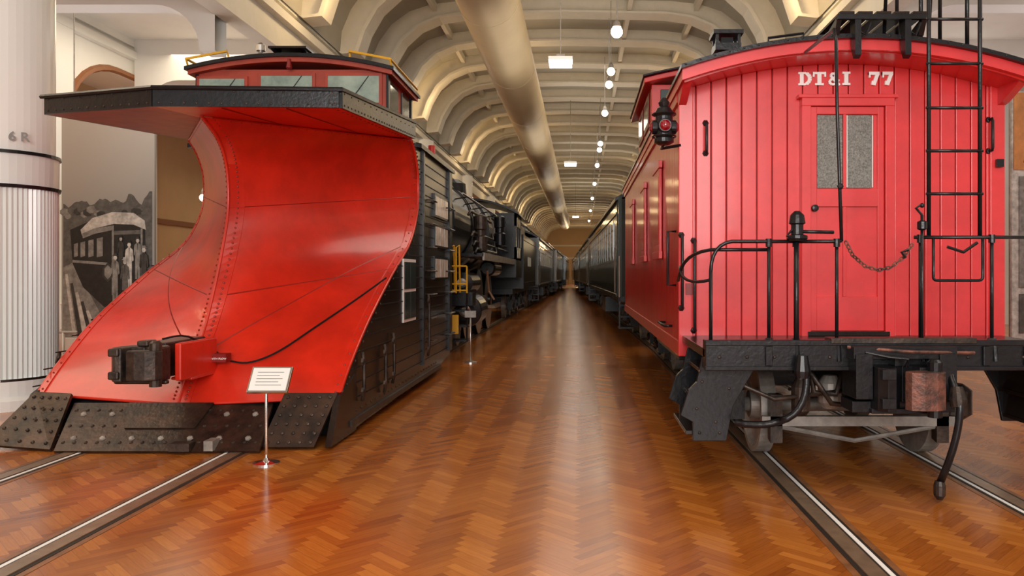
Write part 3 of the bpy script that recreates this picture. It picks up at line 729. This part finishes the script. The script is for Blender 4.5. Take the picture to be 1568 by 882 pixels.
mb.box(P0+.2,P0+.7,12.6,13.0,3.6,3.95,BLK); mb.tube([(P0+1.35,13.1,3.4),(P0+1.35,13.1,3.75)],.06,RED,10)
mb.obj('lookout_cab',plow,bevel=.006)
mb=MB(); coupler(mb,-3.88,6.80,.82,IRON)
mb.box(-4.0,-3.76,7.1,7.85,.66,.98,IRON); mb.box(-3.66,-3.60,7.05,7.75,.64,.98,PRED); mb.box(-3.80,-3.60,7.25,7.8,.62,.65,PRED)
mb.obj('coupler',plow,bevel=.014)
mb=MB()
cp=[Vector((-3.75,7.02,1.02)),Vector((-3.66,7.3,1.02))]+[mp(1,f,t,.03) for f,t in ((.16,1.45),(.26,1.28),(.38,1.25),(.52,1.45),(.68,1.9),(.84,2.4),(.98,2.9))]
sm=[]
for i in range(len(cp)-1):
    for f in (0,.25,.5,.75):
        n_=len(cp)-1; p=[Vector(cp[max(0,min(n_,i+k))]) for k in (-1,0,1,2)]
        sm.append(.5*((2*p[1])+(-p[0]+p[2])*f+(2*p[0]-5*p[1]+4*p[2]-p[3])*f*f+(-p[0]+3*p[1]-3*p[2]+p[3])*f**3))
mb.tube(sm+[Vector(cp[-1])],.010,BLKM,6)
mb.obj('cable',plow)
mb=MB()
pp=mp(1,.17,1.0,.03); mb.box(pp.x-.12,pp.x+.12,pp.y-.02,pp.y+.1,pp.z+.12,pp.z+.20,REDD)
p2=mp(1,.46,.95,.03); mb.box(p2.x-.08,p2.x+.08,p2.y-.02,p2.y+.1,p2.z-.10,p2.z-.01,REDD)
for dz in (-.085,-.065,-.045): mb.box(p2.x-.06,p2.x+.06,p2.y-.024,p2.y-.02,p2.z+dz,p2.z+dz+.006,CREAM)
mb.obj('small_plates',plow)
text('TRAIN WITH PLOW',(pp.x-.115,pp.y-.022,pp.z+.145),.027,WPAINT,'plate_text',plow)
mb=MB(); truck(mb,-3.82,9.8,11.3); mb.obj('trucks',plow)

def stand(sx,sy,name='information_stand'):
    mb=MB()
    mb.lathe((sx,sy,0),(0,0,1),[(.11,0),(.11,.012),(.03,.025),(.018,.05)],CHROME,28)
    mb.tube([(sx,sy,.02),(sx,sy,.62)],.013,CHROME,12)
    T=Matrix.Translation((sx+.03,sy,.71))@Matrix.Rotation(math.radians(-35),4,'X')
    def tb(x0,x1,y0,y1,z0,z1,m):
        c=[(x0,y0,z0),(x1,y0,z0),(x1,y1,z0),(x0,y1,z0),(x0,y0,z1),(x1,y0,z1),(x1,y1,z1),(x0,y1,z1)]
        mb.add([T@Vector(p) for p in c],[(0,3,2,1),(4,5,6,7),(0,1,5,4),(1,2,6,5),(2,3,7,6),(3,0,4,7)],m)
    tb(-.17,.17,-.005,.02,-.12,.12,CHROME); tb(-.155,.155,-.012,-.004,-.105,.105,PAPER)
    for k in range(5): tb(-.11,.11-.03*(k%2),-.0135,-.012,.06-k*.03,.066-k*.03,PRINT)
    mb.obj(name,bevel=.002)
stand(-2.66,6.62)

# ---------------------------------------------------------------- STEAM LOCOMOTIVE
def loco(cx,y0):
    e=empty('steam_locomotive',(cx,y0+5,0))
    mb=MB(); zc=2.72; R=1.0
    mb.lathe((cx,y0+1.2,zc),(0,1,0),[(.3,-.14),(.55,-.1),(.62,-.02),(R,0),(R,2.4),(R+.03,2.45),(R+.03,2.52),(R-.02,2.55),(R+.1,9.0),(R+.1,10)],BLK,40)
    mb.lathe((cx,y0+1.0,zc),(0,1,0),[(.05,0),(.12,.02),(.12,.1)],STEEL,16)
    for k in range(5): mb.lathe((cx,y0+3.8+k*1.3,zc),(0,1,0),[(R+.05+.015*k,0),(R+.05+.015*k,.07)],GREYM if k%2 else BLK,40)
    mb.lathe((cx,y0+2.0,zc+R-.1),(0,0,1),[(.32,0),(.24,.15),(.22,.45),(.27,.5),(.27,.55)],BLK,24)
    mb.lathe((cx,y0+4.4,zc+R-.1),(0,0,1),[(.5,0),(.42,.12),(.40,.4),(.2,.52),(.05,.55)],BLK,24)
    mb.lathe((cx,y0+6.8,zc+R-.1),(0,0,1),[(.5,0),(.42,.12),(.40,.42),(.2,.54),(.05,.56)],BLK,24)
    mb.lathe((cx,y0+1.0,zc+R+.05),(0,1,0),[(.14,0),(.18,.02),(.18,.35),(.1,.4)],BLK,20); mb.lathe((cx,y0+.98,zc+R+.05),(0,1,0),[(.15,0),(.15,.03)],GLASSW,20)
    mb.lathe((cx,y0+5.6,zc+R+.1),(0,0,1),[(.12,0),(.16,.05),(.1,.25),(.03,.3)],YEL,16)
    for s in (-1,1):
        xa,xb=sorted((cx+s*.85,cx+s*1.45)); mb.box(xa,xb,y0+2.2,y0+10,1.98,2.05,BLK)
        mb.box(min(cx+s*1.43,cx+s*1.47),max(cx+s*1.43,cx+s*1.47),y0+2.2,y0+10,1.9,2.06,GREYM)
        mb.tube([(cx+s*1.14,y0+1.3,zc+.5),(cx+s*1.18,y0+10,zc+.5)],.022,STEEL,6)
        for k in range(7): mb.tube([(cx+s*.85,y0+2+k*1.3,zc+.45),(cx+s*1.15,y0+2+k*1.3,zc+.5)],.015,BLK,5)
        for q_,z_ in ((1.22,2.5),(1.26,2.3),(1.16,2.95),(1.3,2.15)): mb.tube([(cx+s*q_,y0+2.0,z_-.1),(cx+s*q_,y0+2.3,z_),(cx+s*q_,y0+6,z_),(cx+s*(q_-.05),y0+6.3,z_+.15),(cx+s*(q_-.05),y0+9.8,z_+.15)],.03,IRON if z_>2.4 else BLK,8)
        mb.lathe((cx+s*1.2,y0+5.0,1.75),(0,1,0),[(.15,0),(.2,.05),(.2,1.6),(.15,1.65)],BLK,20)
        mb.lathe((cx+s*1.28,y0+3.0,2.08),(0,0,1),[(.1,0),(.16,.04),(.16,.35),(.12,.38),(.12,.5),(.15,.52),(.15,.8),(.08,.84)],IRON,16)
        mb.lathe((cx+s*1.30,y0+6.9,2.35),(0,0,1),[(.1,0),(.16,.04),(.16,.35),(.12,.38),(.12,.5),(.15,.52),(.15,.8),(.08,.84)],BLK,16)
        mb.lathe((cx+s*1.15,y0+1.6,.85),(0,1,0),[(.2,-.04),(.32,0),(.34,.04),(.34,1.06),(.32,1.1)],BLK,28)
        mb.lathe((cx+s*1.1,y0+1.5,1.42),(0,1,0),[(.1,-.04),(.22,0),(.22,1.3),(.1,1.34)],BLK,24)
        mb.lathe((cx+s*1.15,y0+1.54,.85),(0,1,0),[(.08,0),(.12,.02)],STEEL,20)
        mb.lathe((cx+s*1.1,y0+1.44,1.42),(0,1,0),[(.06,0),(.1,.02)],STEEL,16)
        mb.box(min(cx+s*1.08,cx+s*1.14),max(cx+s*1.08,cx+s*1.14),y0+4.3,y0+8.7,.66,.78,STEEL)
        mb.tube([(cx+s*1.17,y0+2.7,.85),(cx+s*1.17,y0+4.2,.85),(cx+s*1.17,y0+6.5,.72)],.045,STEEL,8)
        mb.box(min(cx+s*1.1,cx+s*1.25),max(cx+s*1.1,cx+s*1.25),y0+2.7,y0+4.3,1.02,1.1,STEEL)
        mb.tube([(cx+s*1.2,y0+4.9,1.7),(cx+s*1.22,y0+5.1,1.2),(cx+s*1.2,y0+6.4,.95)],.03,STEEL,6)
        for k in range(3):
            yy=y0+4.4+k*2.1; rr=.86
            mb.lathe((cx+s*.72,yy,rr+.02),(s,0,0),[(rr,-.06),(rr,.06),(rr-.1,.07),(rr-.1,-.02),(.2,-.01),(.18,.14),(.08,.15)],BLK,40)
            for a in range(14):
                t=a*math.pi/7; mb.tube([(cx+s*.76,yy+.15*math.cos(t),rr+.02+.15*math.sin(t)),(cx+s*.76,yy+(rr-.08)*math.cos(t),rr+.02+(rr-.08)*math.sin(t))],.03,BLK,5)
            mb.lathe((cx+s*.74,yy,rr+.02),(s,0,0),[(rr-.02,.04),(rr-.0,.05),(rr+.002,.055)],STEEL,40)
        for yy in (y0+.8,y0+3.0): mb.lathe((cx+s*.72,yy,.44),(s,0,0),[(.42,-.06),(.42,.06),(.34,.07),(.32,.0),(.12,.0),(.1,.12)],GREYM,28)
        for z in (.35,.62,.9): mb.box(min(cx+s*1.1,cx+s*1.4),max(cx+s*1.1,cx+s*1.4),y0+.1,y0+.45,z,z+.035,BLK)
        mb.box(min(cx+s*1.1,cx+s*1.25),max(cx+s*1.1,cx+s*1.25),y0+.08,y0+.13,.5,.85,YEL)
        for xx in (1.1,1.4): mb.tube([(cx+s*xx,y0+.12,.35),(cx+s*xx,y0+.12,1.25)],.02,BLK,6)
        for xx in (1.1,1.2): mb.tube([(cx+s*xx,y0+.12,1.25),(cx+s*xx,y0+.12,2.1),(cx+s*xx,y0+.5,2.15),(cx+s*xx,y0+.6,1.25)],.018,YEL,6)
        for z in (1.3,1.42,1.75): mb.tube([(cx+s*1.1,y0+.12,z),(cx+s*1.4,y0+.12,z)],.016,YEL,6)
        mb.tube([(cx+s*1.4,y0+.12,1.25),(cx+s*1.4,y0+.12,1.75)],.016,YEL,6)
    mb.box(cx-1.45,cx+1.45,y0+.5,y0+1.0,1.0,1.25,BLK); mb.box(cx-1.3,cx+1.3,y0+1.0,y0+2.2,1.2,1.28,BLK)
    mb.box(cx-.55,cx+.55,y0+.9,y0+11,.95,1.25,BLK); mb.box(cx-.6,cx+.6,y0+1.6,y0+2.7,1.1,2.1,BLK)
    for k in range(9):
        f=(k-4)/4; mb.tube([(cx+f*1.1,y0+.55,1.0),(cx+f*.6,y0+.05-.2*(1-abs(f)),.2)],.03,BLK,6)
    mb.box(cx-.7,cx+.7,y0-.15,y0+.2,.15,.22,BLK)
    coupler(mb,cx,y0-.25,.85,IRON)
    mb.box(cx-1.5,cx+1.5,y0+9.9,y0+12,1.5,2.1,BLK)
    for s in (-1,1):
        x0,x1=sorted((cx+s*1.5,cx+s*1.44))
        mb.box(x0,x1,y0+9.9,y0+10.2,2.1,3.5,BLK); mb.box(x0,x1,y0+11.7,y0+12,2.1,3.5,BLK); mb.box(x0,x1,y0+10.9,y0+11,2.1,3.5,BLK); mb.box(x0,x1,y0+9.9,y0+12,3.1,3.5,BLK); mb.box(x0,x1,y0+9.9,y0+12,2.05,2.45,BLK)
        mb.box(min(cx+s*1.5,cx+s*1.51),max(cx+s*1.5,cx+s*1.51),y0+10.4,y0+11.5,2.12,2.36,GLASSW)
    mb.box(cx-1.44,cx+1.44,y0+9.9,y0+9.96,2.0,3.5,BLK)
    roof(mb,cx,1.6,3.5,3.95,y0+9.7,y0+12.5,.06,BLK)
    mb.box(cx-1.5,cx+1.5,y0+13,y0+20.0,1.1,3.0,BLK); mb.box(cx-1.3,cx+1.3,y0+13,y0+16.5,3.0,3.4,BLK); mb.box(cx-1.2,cx+1.2,y0+12,y0+20.2,.92,1.1,BLK)
    truck(mb,cx,y0+14,y0+15.7); truck(mb,cx,y0+17.6,y0+19.3)
    for z in (1.3,2.8):
        for k in range(27): mb.dome((cx+1.5,y0+13.1+k*.25,z),(1,0,0),.02,BLK)
    for k in range(4): mb.box(cx+1.5,cx+1.505,y0+15.2+k*.5,y0+15.5+k*.5,1.9,2.25,WPAINT)
    mb.obj('boiler_frame_and_tender',e)
LX=-3.52
loco(LX,14.4); rail(LX,14.2,LX,35)

def coach(cx,y0,y1,body,roofm,glass,name='passenger_car',zt_=3.3,ang=0):
    e=empty(name,(cx,(y0+y1)/2,0)); mb=MB(); hw=1.47
    mb.box(cx-hw,cx+hw,y0+.5,y1-.5,1.05,zt_,body)
    roof(mb,cx,hw+.06,zt_,zt_+.45,y0+.2,y1-.2,.08,roofm)
    mb.box(cx-.75,cx+.75,y0+1.6,y1-1.6,zt_+.3,zt_+.6,body); roof(mb,cx,.85,zt_+.58,zt_+.72,y0+1.3,y1-1.3,.05,roofm)
    n=int((y1-y0-3)/1.15)
    for s in (-1,1):
        x=cx+s*hw
        for k in range(n):
            a=y0+1.6+k*1.15
            mb.box(min(x,x+s*.012),max(x,x+s*.012),a-.06,a+.81,1.95,2.86,body); mb.box(min(x,x+s*.02),max(x,x+s*.02),a,a+.75,2.02,2.62,glass); mb.box(min(x,x+s*.02),max(x,x+s*.02),a,a+.75,2.66,2.82,glass)
            mb.box(cx+s*.75-.01*(s<0),cx+s*.76+.01,a,a+.7,zt_+.42,zt_+.54,glass)
        for z in (1.1,1.9,2.95): mb.box(min(x,x+s*.025),max(x,x+s*.025),y0+.5,y1-.5,z,z+.05,body)
        for yy in (y0+.75,y1-.75): mb.tube([(x+s*.05,yy-.3,1.2),(x+s*.05,yy-.3,2.2)],.02,STEEL,6)
        mb.box(min(x,x+s*.022),max(x,x+s*.022),(y0+y1)/2-1.6,(y0+y1)/2+1.6,3.04,3.14,YEL if body is GREEN else WPAINT)
    for yy,d in ((y0,1),(y1-.5,-1)):
        mb.box(cx-.5,cx+.5,yy,yy+.5,1.1,zt_+.1,BLK)
        for xx in (cx-hw,cx-.75,cx+.7,cx+hw-.08): mb.box(xx,xx+.08,yy+.02,yy+.1,1.05,zt_,body)
        mb.box(cx-hw,cx+hw,yy,yy+.5,1.0,1.12,BLK)
        for s in (-1,1):
            for k,z in enumerate((.4,.65,.9)): mb.box(min(cx+s*1.15,cx+s*1.45),max(cx+s*1.15,cx+s*1.45),yy+.03,yy+.5,z,z+.04,BLK)
            mb.box(min(cx+s*1.43,cx+s*1.46),max(cx+s*1.43,cx+s*1.46),yy,yy+.04,.4,1.1,BLK)
            mb.tube([(cx+s*1.46,yy-.01,1.1),(cx+s*1.46,yy-.01,2.0)],.02,STEEL,6)
    mb.box(cx-1.2,cx+1.2,y0+1,y1-1,.85,1.05,BLK)
    ym=(y0+y1)/2; mb.box(cx-1.35,cx+1.35,ym-2.2,ym-.4,.45,.9,BLK); mb.lathe((cx+1.0,ym+.6,.65),(0,1,0),[(.2,0),(.22,.05),(.22,1.6),(.2,1.65)],BLK,16); mb.lathe((cx-1.0,ym+.6,.65),(0,1,0),[(.2,0),(.22,.05),(.22,1.6),(.2,1.65)],BLK,16)
    truck(mb,cx,y0+2.0,y0+4.2,.44); truck(mb,cx,y1-4.2,y1-2.0,.44)
    mb.obj('body_roof_and_trucks',e)
    e.rotation_euler=(0,0,ang)
coach(2.05,17.2,36,GREEN,BLK,GLASS,ang=.025)
coach(1.57,37.2,56,OLIVE,BLK,GLASSL,ang=.025)
coach(1.07,57.2,76,GREEN,GREY2,GLASSL,ang=.025)
coach(.57,77.2,96,OLIVE,GREY2,GLASSL,ang=.025)
coach(-3.42,36.0,54,GREY2,BLK,GLASSW)
coach(-3.2,55.2,73,OLIVE,BLK,GLASSL)
coach(-2.95,74.2,93,GREY2,GREY2,GLASSL)
rail(2.30,16.4,.34,97); rail(-3.44,35.3,-2.95,95)

mb=MB()
x,y=-2.0,14.15; mb.lathe((x,y,0),(0,0,1),[(.12,0),(.12,.02),(.03,.04)],STEEL,20); mb.tube([(x,y,.03),(x,y,.85)],.018,STEEL,8); mb.box(x-.10,x+.10,y-.02,y+.03,.82,.94,GREYM)
mb.obj('stanchion_post')

# ---------------------------------------------------------------- mural banner
MG=[mat('mural_%d'%i,(c,c*.98,c*.95),.6,var=.35,vscale=9) for i,c in enumerate((.018,.05,.12,.27,.60))]
mm=bpy.data.materials.new('mural_sky'); mm.use_nodes=True; nt=mm.node_tree; bb=nt.nodes['Principled BSDF']; bb.inputs['Roughness'].default_value=.6
g=nt.nodes.new('ShaderNodeNewGeometry'); sp=nt.nodes.new('ShaderNodeSeparateXYZ'); mr=nt.nodes.new('ShaderNodeMapRange'); mr.inputs[1].default_value=2.6; mr.inputs[2].default_value=4.4
rp=nt.nodes.new('ShaderNodeValToRGB'); rp.color_ramp.elements[0].color=(.38,.37,.36,1); rp.color_ramp.elements[1].color=(.72,.69,.64,1)
nt.links.new(g.outputs['Position'],sp.inputs[0]); nt.links.new(sp.outputs[2],mr.inputs[0]); nt.links.new(mr.outputs[0],rp.inputs[0]); nt.links.new(rp.outputs[0],bb.inputs['Base Color'])
mb=MB(); yy=13.0
mb.box(-8.62,-7.08,yy,yy+.05,.55,4.55,mm)
def mpoly(pts,m,lay): mb.prism([((u-890)*.010833,1.6-(v-420)*.010833) for u,v in pts],'y',yy-.002*lay-.002,yy,m)
tr=[(97+i*4.0,314+6*math.sin(i*.7)-(6 if i>18 else 0)*math.sin(i)+random.uniform(-4,3)-i*.35) for i in range(35)]
mpoly([(233,400)]+[(97,400)]+tr,MG[2],1)
for i in range(26):
    u=99+i*5.1; v=326+random.uniform(-6,10); rr=random.uniform(4,8)
    mpoly([(u+rr*math.cos(t),v+rr*.8*math.sin(t)) for t in [k*math.pi/3.5 for k in range(7)]],MG[random.choice((1,2,3))],2+i*.01)
mpoly([(97,380),(233,380),(233,516),(97,516)],MG[2],2.5)
mpoly([(97,410),(112,402),(165,500),(175,516),(97,516)],MG[3],3)
for i in range(7): mpoly([(100+i*8,420+i*14),(104+i*8,419+i*14),(118+i*9,516),(112+i*8,516)],MG[1 if i%2 else 4],4+i*.05)
mpoly([(108,352),(140,338),(190,334),(222,346),(224,420),(190,468),(160,470),(128,440),(112,404)],MG[0],5)
mpoly([(124,352),(142,334),(172,325),(205,326),(222,338),(224,352),(205,344),(175,343),(145,350),(126,360)],MG[4],6)
mpoly([(126,358),(145,350),(175,345),(175,352),(146,358),(128,365)],MG[3],7)
for a,b in ((114,8),(124,9),(136,10),(149,11)): mpoly([(a,374-(a-114)*.25),(a+b-2,372-(a-114)*.25),(a+b-2,392),(a,394)],MG[3],6)
mpoly([(112,398),(165,402),(165,406),(112,402)],MG[3],6.1)
mpoly([(172,354),(218,352),(218,358),(172,360)],MG[2],6.2)
for x_ in (172,216): mpoly([(x_,350),(x_+3,350),(x_+3,452),(x_,452)],MG[3],6.4)
mpoly([(158,410),(166,402),(174,410),(174,424),(166,432),(158,424)],MG[1],7.2); mpoly([(161,411),(166,406),(171,411),(171,422),(166,428),(161,422)],MG[3],8)
pc=[0]
def person(hx,hy,s,body,hat):
    pc[0]+=1; w_=7*s; l=9+pc[0]*1.5
    mpoly([(hx+w_*.42*math.cos(t),hy+3*s+w_*.55*math.sin(t)) for t in [k*math.pi/4 for k in range(8)]],MG[4],l)
    mpoly([(hx-w_*.75,hy+0*s),(hx-w_*.4,hy-1*s),(hx-w_*.35,hy-4*s),(hx+w_*.35,hy-4*s),(hx+w_*.4,hy-1*s),(hx+w_*.75,hy+0*s)],hat,l+.4)
    mpoly([(hx-w_*.8,hy+11*s),(hx-w_*.2,hy+7*s),(hx+w_*.2,hy+7*s),(hx+w_*.8,hy+11*s),(hx+w_*1.0,hy+28*s),(hx+w_*.75,hy+30*s),(hx+w_*.55,hy+18*s),(hx+w_*.6,hy+38*s),(hx-w_*.6,hy+38*s),(hx-w_*.55,hy+18*s),(hx-w_*.75,hy+30*s),(hx-w_*1.0,hy+28*s)],body,l+.1)
    mpoly([(hx-w_*.6,hy+38*s),(hx+w_*.6,hy+38*s),(hx+w_*.6,hy+72*s),(hx+w_*.1,hy+72*s),(hx,hy+46*s),(hx-w_*.1,hy+72*s),(hx-w_*.6,hy+72*s)],body,l+.2)
    mpoly([(hx-w_*.1,hy+8*s),(hx+w_*.1,hy+8*s),(hx,hy+22*s)],MG[0],l+.5)
person(186,364,.75,MG[1],MG[0]); person(199,372,.95,MG[4],MG[0]); person(212,366,.85,MG[3],MG[1]); person(178,392,.95,MG[3],MG[1]); person(193,398,1.0,MG[2],MG[4]); person(222,380,1.0,MG[1],MG[3])
mb.obj('mural_banner')
# display banner on the right aisle
mb=MB(); mb.box(6.6,8.8,12.0,12.05,.6,4.4,MG[4]); mb.box(6.62,8.78,11.985,12.0,3.2,4.38,mat('banner_orange',(.62,.26,.08),.6,var=.3,vscale=2)); mb.box(6.7,8.7,11.985,12.0,1.4,3.1,MG[3]); mb.box(6.7,8.7,11.985,12.0,.7,1.3,MG[2]); mb.box(6.6,6.65,12.05,12.1,0,4.4,GREYM); mb.box(8.75,8.8,12.05,12.1,0,4.4,GREYM); mb.obj('exhibit_banner')
mb=MB()
mb.box(-12,-8.4,16,24,0,.3,WALLW)
for x in (-11.5,-10.5,-9.5,-8.7): mb.tube([(x,15.8,0),(x,15.8,1.0)],.025,WPAINT,8)
for z in (.5,1.0): mb.tube([(-11.9,15.8,z),(-8.5,15.8,z)],.025,WPAINT,8)
mb.obj('display_platform')
mb=MB()
mb.tube([(-7.6,11.5,.0),(-7.6,11.5,.75)],.02,WPAINT); mb.tube([(-9.6,11.5,.0),(-9.6,11.5,.75)],.02,WPAINT)
for z in (.45,.75): mb.tube([(-9.8,11.5,z),(-7.4,11.5,z)],.02,WPAINT)
mb.obj('barrier_rail')

# ---------------------------------------------------------------- lights
def area(loc,rot,sx,sy,e,col=(1,.93,.82)):
    l=bpy.data.lights.new('hall_fill','AREA'); l.shape='RECTANGLE'; l.size=sx; l.size_y=sy; l.energy=e; l.color=col  # added area fill, no modelled fixture
    o=bpy.data.objects.new('hall_fill',l); o.location=loc; o.rotation_euler=rot; sc.collection.objects.link(o)
for y in (1,14,28,42,58,76,98,120): area((0,y,9.4),(0,0,0),7,5,270 if y<30 else 200,(1,.92,.80))
for y in (4,20,34,50,70,95): area((0.3,y,6.2),(math.pi,0,0),5,6,95,(1,.92,.80))  # added upward fill to brighten the vault
area((0,-7,4.2),(math.radians(80),0,0),8,4,1150,(1,.97,.94))  # added frontal fill from behind the camera
for y in (6,20,36,55): area((-9.7,y,7.6),(0,0,0),3,6,230,(1,.84,.62)); area((9.5,y,7.6),(0,0,0),4,6,220,(1,.95,.88))  # added fill for the side aisles
for y in (10,24): area((-14.6,y,7.4),(0,0,0),2,6,160,(1,.76,.48))
for y in (4,16,28): area((-9.7,y,3.5),(math.pi,0,0),3,5,75,(.93,.96,1)); area((9.5,y,3.5),(math.pi,0,0),3,5,75,(.93,.96,1))  # added upward fill beneath the aisle ceilings
def pt(loc,e,col,r=.2):
    l=bpy.data.lights.new('lamp','POINT'); l.energy=e; l.color=col; l.shadow_soft_size=r
    o=bpy.data.objects.new('lamp',l); o.location=loc; sc.collection.objects.link(o)
for y in (18,30,42,54,66,78,95):
    pt((-5.3,y,7.9),75,(1,.70,.36)); pt((4.4,y,7.9),75,(1,.70,.36))
for y in (108,130): pt((0,y,6),450,(1,.75,.42),.5)
w=bpy.data.worlds.new('World'); sc.world=w; w.use_nodes=True
w.node_tree.nodes['Background'].inputs[0].default_value=(1,.96,.92,1); w.node_tree.nodes['Background'].inputs[1].default_value=.7

# ---------------------------------------------------------------- camera
cd=bpy.data.cameras.new('camera'); cd.lens=27.55; cd.sensor_width=36; cd.shift_x=-.0676; cd.shift_y=-.0134; cd.clip_end=300
co=bpy.data.objects.new('camera',cd); co.location=(0,0,1.6); co.rotation_euler=(math.radians(90),0,0); sc.collection.objects.link(co); sc.camera=co
